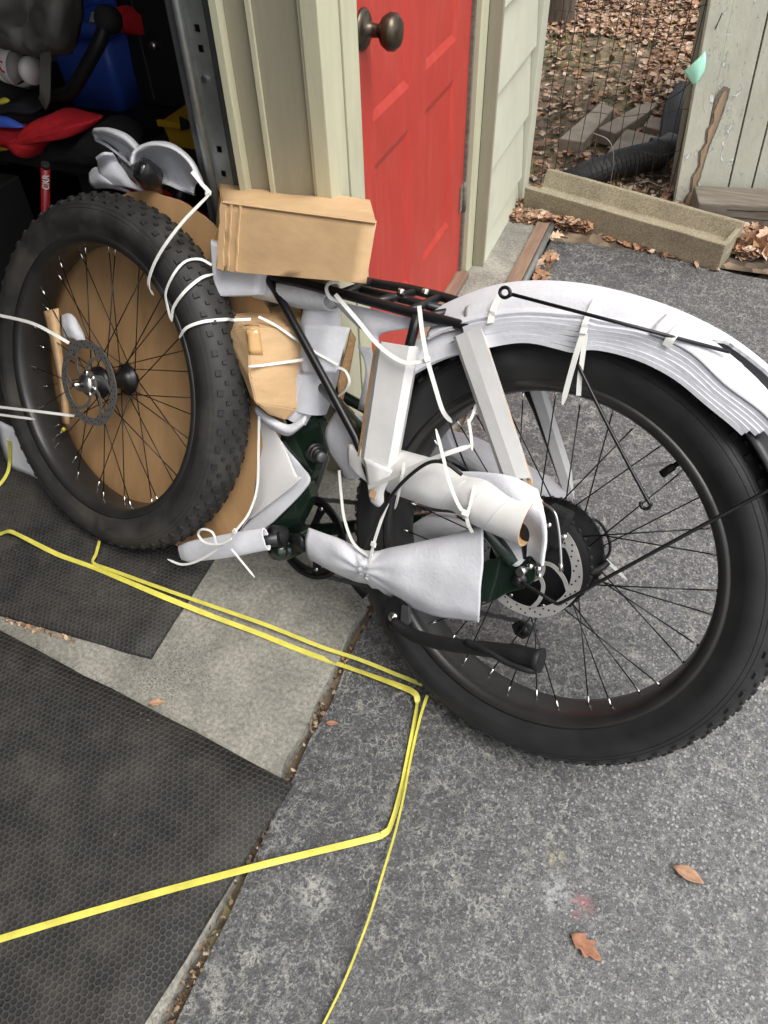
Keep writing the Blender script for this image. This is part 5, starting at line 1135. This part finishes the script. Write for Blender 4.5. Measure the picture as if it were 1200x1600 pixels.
tie([(-60,640,.175),(0,648,.168),(30,652,.168),(54,655,.168)], 'short loose tail of zip tie at the left edge under the lower one', .0070)
tie([(405,650,.07),(404,700,.075),(402,760,.09),(390,800,.12),(372,825,.14),(358,840,.142),(340,858,.142),(310,876,.142),(285,882,.142),(262,874,.14)], 'zip tie running from the parcel down around the crank foam', .0060, head=26)
tie([(362,842,.146),(345,850,.148),(322,848,.148),(310,836,.148),(316,827,.15),(332,832,.15),(338,850,.148)], 'small looped zip tie on the crank foam', .0055, tail=False)
tie([(362,858,.13),(380,880,.13),(398,902,.13)], 'zip tie tail poking down from the crank foam', .0050)
tie([(530,472,.06),(516,465,.075),(510,452,.08),(514,443,.08),(526,441,.07),(530,446,.06)], 'white zip tie looped round the rack rail by the carton', .0075, tail=False)
tie([(524,460,.09),(560,502,.094),(592,540,.104),(628,565,.108),(655,566,.106),(668,562,.104)], 'wide zip tie sloping from the rack rail across the tall sleeve', .0085, head=30, tail=False)
tie([(655,478,.085),(660,520,.09),(668,562,.105),(680,605,.108),(692,642,.105),(706,660,.08)], 'zip tie hanging from the rack rail down to the wheel', .0085, head=12)
tie([(404,495,.098),(430,508,.086),(462,530,.066),(492,550,.066),(528,570,.060)], 'zip tie slanting down across the parcel and foam flap', .0055, tail=False)
tie([(474,562,.060),(440,567,.078),(410,571,.104),(388,573,.130)], 'zip tie tail lying level across the brown parcel', .0070)
tie([(528,574,.075),(540,580,.08),(546,596,.082),(540,610,.08),(528,620,.07)], 'small zip tie loop standing off the foam flap edge', .0055, tail=False)
tie([(742,758,.135),(738,775,.142),(733,795,.146),(728,802,.148),(716,788,.150),(702,752,.150),(692,712,.150),(681,670,.148)], 'zip tie round the cardboard tube with its tail pointing up', .0065, head=18)
tie([(728,804,.146),(732,820,.140),(738,832,.128)], 'lower half of zip tie round the cardboard tube', .0065, tail=False)
tie([(576,762,.108),(612,746,.125),(660,724,.138),(700,708,.138),(738,696,.13)], 'flat zip tie bridging the sleeve foot and the tube', .0095, .002)
tie([(732,655,.10),(736,680,.12),(738,704,.13)], 'short upright zip tie end beside the rear rim', .0055)
tie([(744,632,.08),(738,650,.09),(730,664,.10)], 'zip tie tip leaning against the rear sleeve', .0055)
tie([(530,735,.05),(533,770,.07),(538,810,.09),(552,848,.105),(575,868,.112),(582,866,.114)], 'long slack zip tie arching down to the chain stay foam', .0065, tail=False)
tie([(606,786,.112),(594,818,.118),(582,858,.118),(573,905,.112)], 'zip tie cinching the middle of the chain stay foam', .0065, head=11, tail=False)
tie([(936,468,None),(931,474,None),(927,481,None),(923,489,None),(919,498,None),(915,508,None),(912,518,.088),(902,548,.093),(890,590,.092),(879,632,.090)], 'zip tie over the fender foam with a long hanging tail', .0095, .002, head=36, tree=FT)
tie([(915,520,.084),(910,560,.084),(906,590,.084),(904,618,.082)], 'short zip tie end hanging behind the long fender tail', .0085, tail=False)
tie([(784,466,None),(781,470,None),(777,476,None),(774,483,None),(772,490,None),(770,498,None),(768,506,None)], 'clear strap band round the front of the fender foam', .013, .0012, tail=False, tree=FT)
tie([(1078,503,None),(1072,507,None),(1066,512,None),(1060,518,None),(1054,524,None),(1048,532,None),(1042,542,None)], 'clear strap band round the rear of the fender foam', .015, .0012, tail=False, tree=FT)
tie([(892,754,-.09),(940,744,-.10),(990,732,-.105),(1050,721,-.10)], 'white zip tie tail seen through the upper rear spokes', .0060)
tie([(928,858,-.06),(950,878,-.075),(980,906,-.085)], 'white zip tie tail pointing down behind the hub motor', .0070)
tie([(632,722,.13),(628,745,.135),(622,775,.13),(617,795,.12)], 'zip tie end between the sleeve foot and the tube', .0055)

# ------------------------------------------------------------------ yellow strapping on the floor
def ystrap(pts, label, wid=.012):
    P = crom([V(p) for p in pts], 5); mb = MB(); mb.strip(P, wid, .0012, V((0,0,1))); o = mb.build('strapping_band', 'yellow'); return tag(o, label, 'strap', 'yellow plastic straps')
def gp(px, py, z): return G(px, py, z)
def bandpts(l): return [gp(*p) for p in l]
sA = thing('strapping_band', gp(650,1080,0), 'yellow plastic strapping band folded across mat, concrete and driveway', 'strap', 'yellow plastic straps')
P_ = crom(bandpts([(-30,840,.014),(0,834,.017),(14,830,.028),(30,836,.024),(90,866,.0125),(150,888,.0125),(250,930,.016),(330,962,.009),(400,988,.005),(480,1020,.002),(560,1048,-.002),(620,1070,.0),(645,1081,.010),(652,1092,.008),(650,1115,-.006),(640,1170,-.008),(628,1230,-.008),(612,1286,-.006),(601,1302,-.004),(575,1311,-.002),(480,1334,.004),(380,1359,.020),(250,1394,.018),(100,1437,.017),(0,1467,.017),(-60,1486,.017)]), 5)
def twist(P, amp, sd, extra=lambda i: V((0,0,0))): return [(V((amp*nz((i*.11, sd, 0), 1), amp*nz((i*.11, sd, 7), 1), 1))+extra(i)).normalized() for i in range(len(P))]
mb = MB(); mb.crease(P_, .0112, .0009, twist(P_, .8, 2, lambda i: V((1.3,.2,0)) if 66 < i < 92 else V((0,0,0)))); mb.build('band', 'yellow', sA)
sB = thing('strapping_band', gp(640,1060,0), 'thinner yellow strap running behind and ending at the bottom edge', 'strap', 'yellow plastic straps')
P_ = crom(bandpts([(155,845,.05),(150,865,.03),(146,880,.016),(180,893,.018),(260,922,.022),(340,950,.018),(420,978,.016),(500,1010,.014),(560,1030,.008),(620,1054,.0),(660,1070,-.004)]), 5)
mb = MB(); mb.crease(P_, .0080, .0009, twist(P_, .6, 5, lambda i: V((-.5,-1.1,0)))); mb.build('band', 'yellow', sB)
P_ = crom(bandpts([(668,1086,.010),(660,1110,.002),(652,1140,-.006),(640,1195,-.008),(632,1240,.0),(618,1300,.006),(600,1360,.010),(575,1440,.010),(540,1530,.004),(505,1602,-.004),(480,1650,-.006)]), 5)
mb = MB(); mb.crease(P_, .0075, .0009, twist(P_, .3, 8, lambda i: V((.9+.05*i,.1,-.2)))); mb.build('band_tail', 'yellow', sB)
sC = MB(); sC.strip(crom(bandpts([(-20,774,.012),(2,754,.014),(12,738,.02),(15,722,.04),(15,700,.09),(13,688,.12)]), 4), .008, .0012, V((.3,-1,.4))); tag(sC.build('strapping_band', 'yellow'), 'short yellow strap rising at the left edge by the foam corner', 'strap', 'yellow plastic straps')

# ================================================================== RIGHT BACKGROUND
# concrete splash block
tb = thing('splash_block', (-.18, 2.6, -.01), 'sandy concrete splash block trough lying at the yard edge', 'splash block')
O = V((-.530, 2.690, -.012)); E = V((.712, -.200, 0)); el = E.length; ex = E.normalized(); ey = V((-ex.y, ex.x, 0)); wd0 = .175; ht = .105
prof = [(0,0),(wd0,0),(wd0+.004,ht),(wd0-.016,ht+.002),(wd0-.040,.050),(.045,.046),(.024,ht-.006),(-.004,ht-.006)]
mb = MB(); n = len(prof); vs = []; NSg = 14
for i in range(NSg+1):
    f = i/NSg; fl = .010*math.sin(f*PI)
    for y_, z_ in prof: vs.append(O+ex*(el*f)+ey*(y_*(1.0))+V((0,0,z_*(1-.05*f)))+V((nz((f*9, y_*20, z_*20), 1), nz((f*9, y_*20, z_*20+5), 1), nz((f*7, y_*9, z_*9), 1)))*.0022)
fs = [(i*n+j, i*n+(j+1) % n, (i+1)*n+(j+1) % n, (i+1)*n+j) for i in range(NSg) for j in range(n)]
fs += [(0,1,2,3,4,5,6,7), tuple(NSg*n+j for j in range(n))[::-1]]
mb.add(vs, fs); body = mb.build('trough_body', 'trough', tb, bevel=.004)
mb = MB(); q0 = O+ex*(el-.020); lo_ = .044
mb.hexa([q0+ey*.030+V((0,0,lo_)), q0+ex*.019+ey*.030+V((0,0,lo_)), q0+ex*.019+ey*(wd0-.022)+V((0,0,lo_)), q0+ey*(wd0-.022)+V((0,0,lo_)), q0+ey*.024+V((0,0,ht-.022)), q0+ex*.019+ey*.024+V((0,0,ht-.020)), q0+ex*.019+ey*(wd0-.012)+V((0,0,ht-.020)), q0+ey*(wd0-.012)+V((0,0,ht-.022))]); mb.build('end_lip', 'trough', tb, bevel=.005)
# shed wall with grooved peeling boards
sh = thing('shed', (.15, 2.95, 0), 'shed corner with peeling grey green boards and rotten edge', 'shed')
S0 = V((-.020, 2.915, 0)); S1 = V((.299, 3.009, 0)); sx_ = (S1-S0).normalized(); sn = V((sx_.y, -sx_.x, 0)); lean = V((-.10, 0, 1)).normalized()
zb = .012
def shp(a, z, d=0.0): return S0+sx_*(a-.085*z)+V((0,0,z))+sn*d
gro = [(.004, .072), (.076, .185), (.191, .268), (.274, .46), (.466, .66), (.666, .86), (.866, 1.06), (1.066, 1.26), (1.266, 1.6)]
for k, (a0, a1) in enumerate(gro):
    mb = MB(); zt_ = 1.3; d1 = .016 if k else .030; zb_ = zb+(.004 if k else -.008)
    mb.hexa([shp(a0, zb_, 0), shp(a1, zb_, 0), shp(a1, zb_, d1), shp(a0, zb_, d1), shp(a0, zt_, 0), shp(a1, zt_, 0), shp(a1, zt_, d1), shp(a0, zt_, d1)]); mb.build('board' if k else 'corner_board', 'peel', sh, bevel=.0015)
mb = MB(); mb.hexa([shp(.03,zb,-.12), shp(1.6,zb,-.12), shp(1.6,zb,-.001), shp(.006,zb,-.001), shp(.03,1.3,-.12), shp(1.6,1.3,-.12), shp(1.6,1.3,-.001), shp(.006,1.3,-.001)]); mb.build('backing', 'oldwood', sh)
bd = V((.30, .8, 0)); b0_, b1_ = shp(.012,0,-.121), shp(1.6,0,-.121); t0_, t1_ = shp(.012,1.3,-.121), shp(1.6,1.3,-.121)
mb = MB(); mb.hexa([b0_, b1_, b1_+bd, b0_+bd, t0_, t1_, t1_+bd, t0_+bd]); mb.build('shed_side', 'peel', sh)
mb = MB(); a = [t0_+bd*1.05, t1_+bd*1.05, shp(1.7,1.3,.12), shp(-.05,1.3,.12)]; mb.hexa(a+[p+V((0,0,.06)) for p in a]); mb.build('shed_roof', 'roof', sh)
# rotten wood showing through the corner board
def rotpatch(pts, d):
    D = []
    for k_, (p0, p1) in enumerate(zip(pts, pts[1:]+pts[:1])):
        for t_ in range(5): D.append((p0[0]+(p1[0]-p0[0])*t_/5+.004*nz((k_*1.3+t_*.7, d*90, 0), 1), p0[1]+(p1[1]-p0[1])*t_/5+.006*nz((k_*1.1+t_*.9, 4, d*90), 1)))
    P = [shp(a_, z_, d) for a_, z_ in D]; n = len(P); mb = MB(); mb.add(P+[p-sn*.004 for p in P], [tuple(range(n)), tuple(range(2*n-1, n-1, -1))]+[(i, i+n, (i+1) % n+n, (i+1) % n) for i in range(n)]); return mb.build('rotten_wood', 'rawwood', sh)
rotpatch([(.044,.0),(.060,.0),(.066,.05),(.070,.10),(.078,.16),(.082,.22),(.094,.27),(.104,.33),(.112,.39),(.098,.395),(.088,.37),(.080,.33),(.086,.30),(.072,.27),(.078,.23),(.062,.20),(.068,.15),(.052,.11),(.058,.06),(.044,.03)], .0335)
rotpatch([(.038,-.004),(.066,-.004),(.072,.05),(.078,.10),(.084,.16),(.090,.22),(.101,.27),(.112,.33),(.119,.40),(.096,.41),(.080,.38),(.074,.33),(.078,.30),(.064,.27),(.070,.23),(.054,.20),(.060,.15),(.044,.11),(.050,.06),(.036,.03)], .0312).data.materials[0] = M['oldwood']
tm = thing('timber_beam', (.3, 2.72, 0), 'weathered grey timber lying under the shed boards', 'timber')
A0, A1 = V((.070, 2.735, -.01)), V((1.6, 3.06, -.01)); tx = (A1-A0).normalized(); tyv = V((-tx.y, tx.x, 0)); mb = MB()
mb.hexa([A0, A1, A1+tyv*.14, A0+tyv*.14, A0+V((0,0,.105)), A1+V((0,0,.105)), A1+tyv*.14+V((0,0,.105)), A0+tyv*.14+V((0,0,.105))]); mb.build('beam', 'oldwood', tm, bevel=.006)
for k in range(3): mb = MB(); z_ = .03+.028*k; mb.strip([A0-tyv*.0008+tx*(.02+.04*k)+tx*t_+V((0,0,z_+.006*nz((t_*8, k, 0), 1))) for t_ in [i*.06 for i in range(22)]], .0014, .0016, -tyv); mb.build('grain_crack', 'black', tm)
# drain pipe with corrugations
dp_ = thing('drain_pipe', V((-.2, 3.2, 0)), 'black corrugated drain pipe bending through the leaves', 'pipe')
cpts = crom([G(880,292,.03), G(915,275,.05), G(960,258,.055), G(1000,248,.055), G(1030,240,.055), G(1045,222,.06), G(1048,196,.06), G(1052,170,.06), G(1066,140,.05)], 12)
mb = MB(); mb.tube(cpts, [(.045+.008*(i % 2)+.003*nz(p, 12))*(1 if i < 48 else .78) for i, p in enumerate(cpts)], 18, smooth=False); mb.build('pipe_body', 'pipe', dp_)
mb = MB(); kx = G(1036,234,.058); mb.tube(crom([kx+V((-.05,-.02,.0)), kx, kx+V((.02,.06,.0))], 4), .046, 16); mb.build('elbow_sleeve', 'pipe', dp_)
# pavers and stones
def slab(px4, h, name, label, mat='stone', seed=0):
    P = [G(x, y, h) for x, y in px4]; mb = MB(); mb.hexa([V((p.x, p.y, h-.06)) for p in P]+P)
    o = mb.build(name, mat, bevel=.006)
    return tag(o, label, 'paving stone')
slab([(874,216),(912,222),(960,168),(938,160)], .05, 'paving_stone', 'long narrow stone block nearest the clapboard wall in the leaves', 'stone')
slab([(934,200),(962,208),(1032,163),(1008,158)], .05, 'paving_stone', 'stone block leaning between the two others in the leaves', 'stone')
slab([(938,252),(1010,240),(1035,215),(978,200)], .035, 'paving_stone', 'flat broad stone slab beside the drain pipe', 'stone')
slab([(1005,196),(1040,206),(1046,186),(1018,180)], .03, 'paving_stone', 'small flat stone near the pipe bend', 'stone')
# wire fence
fc = thing('wire_fence', V((-.3, 2.95, 0)), 'thin rusty wire mesh fence between house corner and shed', 'fence')
F0 = V((-.575, 2.86, 0)); F1 = V((-.015, 2.96, 0)); rnd = random.Random(3)
def fpt(t, z): return F0.lerp(F1, t)+V((0,0,z))
nv = 13
for i in range(nv):
    t = (i+.5)/nv+rnd.uniform(-.012, .012); ph = rnd.uniform(0, 9); mb = MB()
    mb.tube([fpt(t+.016*nz((z*4, ph, 0), 1), z)+V((0, .02*nz((z*3, ph, 4), 1), 0)) for z in [-.02+.06*k for k in range(28)]], .0014, 5); mb.build('wire', 'wire', fc)
for k, z in enumerate((.05, .17, .31, .46, .62, .80, 1.0, 1.25, 1.5)):
    ph = rnd.uniform(0, 9); mb = MB(); mb.tube([fpt(-.01+1.02*u_/16, z+.03*nz((u_*.35, ph, 0), 1)-.02*math.sin(u_/16*PI))+V((0, .015*nz((u_*.3, ph, 3), 1), 0)) for u_ in range(17)], .0011, 5); mb.build('wire', 'wirelight' if k == 0 else 'wire', fc)
tw = MB(); tw.tube(crom([fpt(.62,.24), fpt(.74,.30)+V((0,.03,0)), fpt(.92,.40), shp(.04,.62,.05)], 6), .0018, 6); tag(tw.build('dead_twig', 'wire'), 'thin dark twig slanting across the shed corner', 'twig')
tw = MB(); tw.tube(crom([fpt(.40,.22), fpt(.52,.205)+V((0,-.03,0)), fpt(.57,.14)+V((0,-.03,0)), fpt(.575,.02)], 6), .0016, 6); tag(tw.build('bent_wire', 'wirelight'), 'bent grey wire hooked over the mesh above the pipe', 'wire')
aq = MB(); aq.sheet(grid_from([[PY(1068,112,2.87), PY(1084,98,2.86), PY(1102,80,2.87)], [PY(1076,122,2.86), PY(1089,112,2.85), PY(1103,94,2.86)], [PY(1082,131,2.86), PY(1088,130,2.855), PY(1100,112,2.86)]], 4, 4), .003); tag(aq.build('plastic_scrap', 'aqua'), 'pale aqua plastic scrap caught at the fence by the shed', 'plastic')
# trees in the yard (bare)
def tree(px, py, rad, h, seed, label, name='bare_tree'):
    p = G(px, py, .1); p.z = yz(p.x, p.y)-.05; rnd = random.Random(seed); t = thing(name, p, label, 'tree')
    mb = MB(); pts = [p+V((.25*nz((k*.6, seed, 0), 1)*k*.12, .25*nz((k*.6, seed, 5), 1)*k*.12, h*k/12)) for k in range(13)]
    mb.tube(pts, [rad*(1.45 if k == 0 else 1.12 if k == 1 else 1-.06*k) for k in range(13)], 14)
    for v in mb.v: v += V((nz(v, 9, seed), nz(v, 9, seed+3), 0))*rad*.25
    mb.build('trunk', 'bark', t, fix=False)
    cr = MB()
    def branch(o, d, l, r_, dep):
        q_ = [o]; dd = d.copy()
        for k in range(5): dd = (dd+V((rnd.uniform(-.25,.25), rnd.uniform(-.25,.25), rnd.uniform(-.05,.25)))).normalized(); q_.append(q_[-1]+dd*(l/5))
        cr.tube(q_, [r_*(1-.15*k) for k in range(6)], 6)
        if dep: [branch(q_[rnd.randint(2,5)], (dd+V((rnd.uniform(-1,1), rnd.uniform(-1,1), rnd.uniform(-.2,.6)))).normalized(), l*.6, r_*.5, dep-1) for _ in range(4)]
    for k in range(7, 13):
        for _ in range(2): branch(pts[k], V((rnd.uniform(-1,1), rnd.uniform(-1,1), rnd.uniform(.3,1))).normalized(), h*.28, rad*.35, 3)
    cr.build('crown', 'bark', t, fix=False)
tree(866, 26, .075, 6.5, 1, 'dark tree trunk at the top beside the house corner')
# grass tufts and brush: nobody could count the blades
gr_ = MB(); cols = []; rnd = random.Random(5)
leafv = []; leaff = []; leafc = []
def addpoly(vs, fs, c):
    o = len(leafv); leafv.extend(vs); leaff.extend([tuple(i+o for i in f) for f in fs]); leafc.extend([c]*len(vs))
def emit(name, kindlabel, cat):
    global leafv, leaff, leafc
    me = bpy.data.meshes.new(name); me.from_pydata(leafv, [], leaff); at = me.color_attributes.new('Col', 'FLOAT_COLOR', 'POINT')
    for i, c in enumerate(leafc): at.data[i].color = (*c, 1)
    me.materials.append(M['leaf']); o = bpy.data.objects.new(name, me); COL.objects.link(o); tag(o, kindlabel, cat, None, 'stuff'); leafv, leaff, leafc = [], [], []; return o
SHP = [[(0,0),(.10,.16),(.26,.20),(.22,.34),(.42,.46),(.30,.56),(.34,.72),(.16,.76),(0,1)], [(0,0),(.2,.18),(.30,.42),(.24,.68),(.10,.88),(0,1)], [(0,0),(.14,.10),(.34,.30),(.22,.40),(.40,.62),(.18,.66),(.14,.86),(0,1)]]
PAL = [(.33,.185,.105),(.38,.225,.135),(.28,.150,.085),(.43,.29,.19),(.24,.13,.08),(.46,.33,.23),(.37,.195,.10),(.50,.38,.28),(.21,.12,.08),(.40,.27,.18)]
def leaf_at(p, size, rnd, col=None, flat=.5, upn=None):
    sh_ = rnd.choice(SHP); n = len(sh_); yaw = rnd.uniform(0, 2*PI); curl = rnd.uniform(.1, .55); tl1, tl2 = rnd.gauss(0, flat), rnd.gauss(0, flat)
    rm = Matrix.Rotation(yaw, 3, 'Z') @ Matrix.Rotation(tl1, 3, 'X') @ Matrix.Rotation(tl2, 3, 'Y'); wob = rnd.uniform(-.15, .15)
    vs = []
    for s_ in (-1, 1):
        for x, y in sh_: vs.append(p+rm @ V((s_*x*size*rnd.uniform(.9,1.1), (y-.5)*size, size*(curl*abs(x)+.5*curl*(y-.5)**2+wob*y*s_*x))))
    for _, y in sh_: vs.append(p+rm @ V((0, (y-.5)*size, size*(.5*curl*(y-.5)**2))))
    fs = []
    for b0 in (0, n):
        for i in range(n-1): fs.append((2*n+i, b0+i, b0+i+1, 2*n+i+1))
    c = col or rnd.choice(PAL); k = rnd.uniform(.7, 1.25); addpoly([tuple(v) for v in vs], fs, tuple(x*k for x in c))
cnt = 0
while cnt < 26000:
    y = 2.60+6.2*rnd.random()**1.45; x = rnd.uniform(-1.9, .6) if y > 2.85 else rnd.uniform(-.57, .3)
    if y > 3.2 and x < -.35-.26*y*.9: continue
    if y < 2.9 and x < -.56: continue
    if y > 2.88+.29*max(0, x+.02) and x > -.03 and y < 4.7: continue
    dq = V((x, y, 0))-O; aq_, bq_ = dq.dot(ex), dq.dot(ey)
    if -.01 < aq_ < el+.01 and -.012 < bq_ < wd0+.012: continue
    g0 = nz((x*1.1, y*1.1, 2), 1)
    if g0 > .12 and rnd.random() < .8: continue
    z = yz(x, y)+rnd.uniform(.002, .035); leaf_at(V((x, y, z)), rnd.uniform(.018, .050), rnd, flat=.28); cnt += 1
emit('leaf_litter', 'brown fallen leaves carpeting the yard', 'leaves')
for _ in range(5200):       # grass and stalks
    x, y = rnd.uniform(-1.8, .3), 2.9+5.5*rnd.random()**1.3
    if nz((x*1.1, y*1.1, 2), 1) < .12 and rnd.random() < .88: continue
    if x > -.05 and y < 4.8: continue
    z = yz(x, y); l_ = rnd.uniform(.03, .10); a = rnd.uniform(0, 2*PI); d = V((math.cos(a), math.sin(a), 0)); c = rnd.choice([(.16,.19,.05),(.22,.22,.08),(.30,.26,.12),(.10,.15,.04)])
    p = V((x, y, z)); addpoly([tuple(p-d.orthogonal()*.0), tuple(p+V((-d.y, d.x, 0))*.003), tuple(p+d*l_*.5+V((0,0,l_)))], [(0,1,2)], c)
for _ in range(90):
    x, y = rnd.uniform(-1.4, -.1), rnd.uniform(4.2, 8)
    z = yz(x, y); l_ = rnd.uniform(.4, 1.3); p = V((x, y, z)); t_ = V((rnd.uniform(-.25,.25), rnd.uniform(-.25,.25), 1)); w_ = .0022; addpoly([tuple(p-V((w_,0,0))), tuple(p+V((w_,0,0))), tuple(p+t_*l_+V((w_*.4,0,0))), tuple(p+t_*l_-V((w_*.4,0,0)))], [(0,1,2,3)], rnd.choice([(.28,.22,.15),(.16,.11,.07),(.36,.30,.22)]))
emit('dry_grass', 'dry grass blades and thin stalks among the leaves', 'grass')
# leaves drifted against walls and trough
def drift(n, fx, size, name, label, flat=.6, z=None):
    for _ in range(n): p = fx(); leaf_at(p, rnd.uniform(*size), rnd, flat=flat)
    emit(name, label, 'leaves')
drift(50, lambda: O+ex*(el*rnd.random())-ey*rnd.uniform(-.01, .014)+V((0,0,rnd.uniform(.003,.010))), (.015,.04), 'leaf_drift', 'leaf fragments drifted along the foot of the splash block')
drift(70, lambda: V((rnd.uniform(.20,.36), 2.62+.10*rnd.random(), rnd.uniform(.0,.04))), (.04,.09), 'leaf_drift', 'brown leaves heaped right of the splash block')
drift(45, lambda: V((-.372+rnd.uniform(-.012,.035), rnd.uniform(2.05,2.62), rnd.uniform(-.01,.012))), (.02,.06), 'leaf_drift', 'leaf fragments along the timber edging')
drift(30, lambda: V((-.548+abs(rnd.gauss(0,.014)), rnd.uniform(2.62,2.84), rnd.uniform(.003,.02))), (.015,.045), 'leaf_drift', 'leaf fragments at the foot of the corner board')
# debris packed in the joint between slab and driveway
for _ in range(800):
    y = rnd.uniform(-.1, 1.25); x = -.392+rnd.gauss(0, .005)
    if nz((0, y*7, 1), 1) < -.05 and rnd.random() < .7: continue
    leaf_at(V((x, y, rnd.uniform(-.022,-.002))), rnd.uniform(.004, .014), rnd, col=rnd.choice([(.22,.15,.09),(.10,.06,.04),(.36,.28,.19),(.07,.045,.03),(.15,.09,.05)]), flat=.8)
emit('joint_debris', 'crumbled leaves and chips packed in the joint beside the driveway', 'debris')
for _ in range(45):
    p = G(rnd.uniform(0,130), 0, 0) if False else G(5+rnd.random()*115, 968, .002)
    t = rnd.random(); p = G(8+t*110, 966+t*28+rnd.uniform(0,10), .003); leaf_at(p, rnd.uniform(.004,.014), rnd, col=rnd.choice([(.36,.22,.12),(.20,.11,.06),(.45,.34,.22)]), flat=.3)
emit('joint_debris', 'leaf crumbs gathered on the concrete between the two mats', 'debris')
# single leaves one can point at
def one_leaf(px, py, z, size, ang, col, label, shape=1, curl=.25):
    p = G(px, py, z); sh_ = SHP[shape]; n = len(sh_); mb = MB(); g = []
    a = R(ang); dx_ = V((math.cos(a), math.sin(a), 0)); dy_ = V((-math.sin(a), math.cos(a), 0))
    for x, y in sh_:
        row = []
        for t in (-1, -.5, 0, .5, 1): w_ = max(x, .012)*t*.75; row.append(p+dx_*((y-.5)*size)+dy_*(w_*size)+V((0,0,size*(curl*abs(w_)*1.2+.35*curl*(y-.5)**2+.04*nz((y*4, t*2, px), 1))+.002)))
        g.append(row)
    mb.sheet(g, .0008); o = mb.build('fallen_leaf', 'rawleaf%d' % (px % 2)); return tag(o, label, 'leaf', 'single fallen leaves')
M['rawleaf0'] = simple('leaf_tan', (.34,.20,.12), .75, .3, 60, .3, 150); M['rawleaf1'] = simple('leaf_brown', (.27,.125,.07), .75, .35, 60, .3, 150)
one_leaf(915, 1481, -.010, .055, -62+40, None, 'brown oak leaf lying at the bottom right of the driveway', 2, .5)
one_leaf(1074, 1369, -.010, .050, -10, None, 'narrow curled tan leaf on the driveway right of the red spot', 1, .9)
one_leaf(246, 1099, .004, .032, 30, None, 'small orange leaf on the concrete by the front mat edge', 2, .5)
one_leaf(866, 404, .004, .05, 80, None, 'orange leaf by the timber edging near the splash block', 0, .4)
one_leaf(519, 1131, -.010, .024, 20, None, 'tiny pale leaf sliver beside the concrete joint', 1, .4)
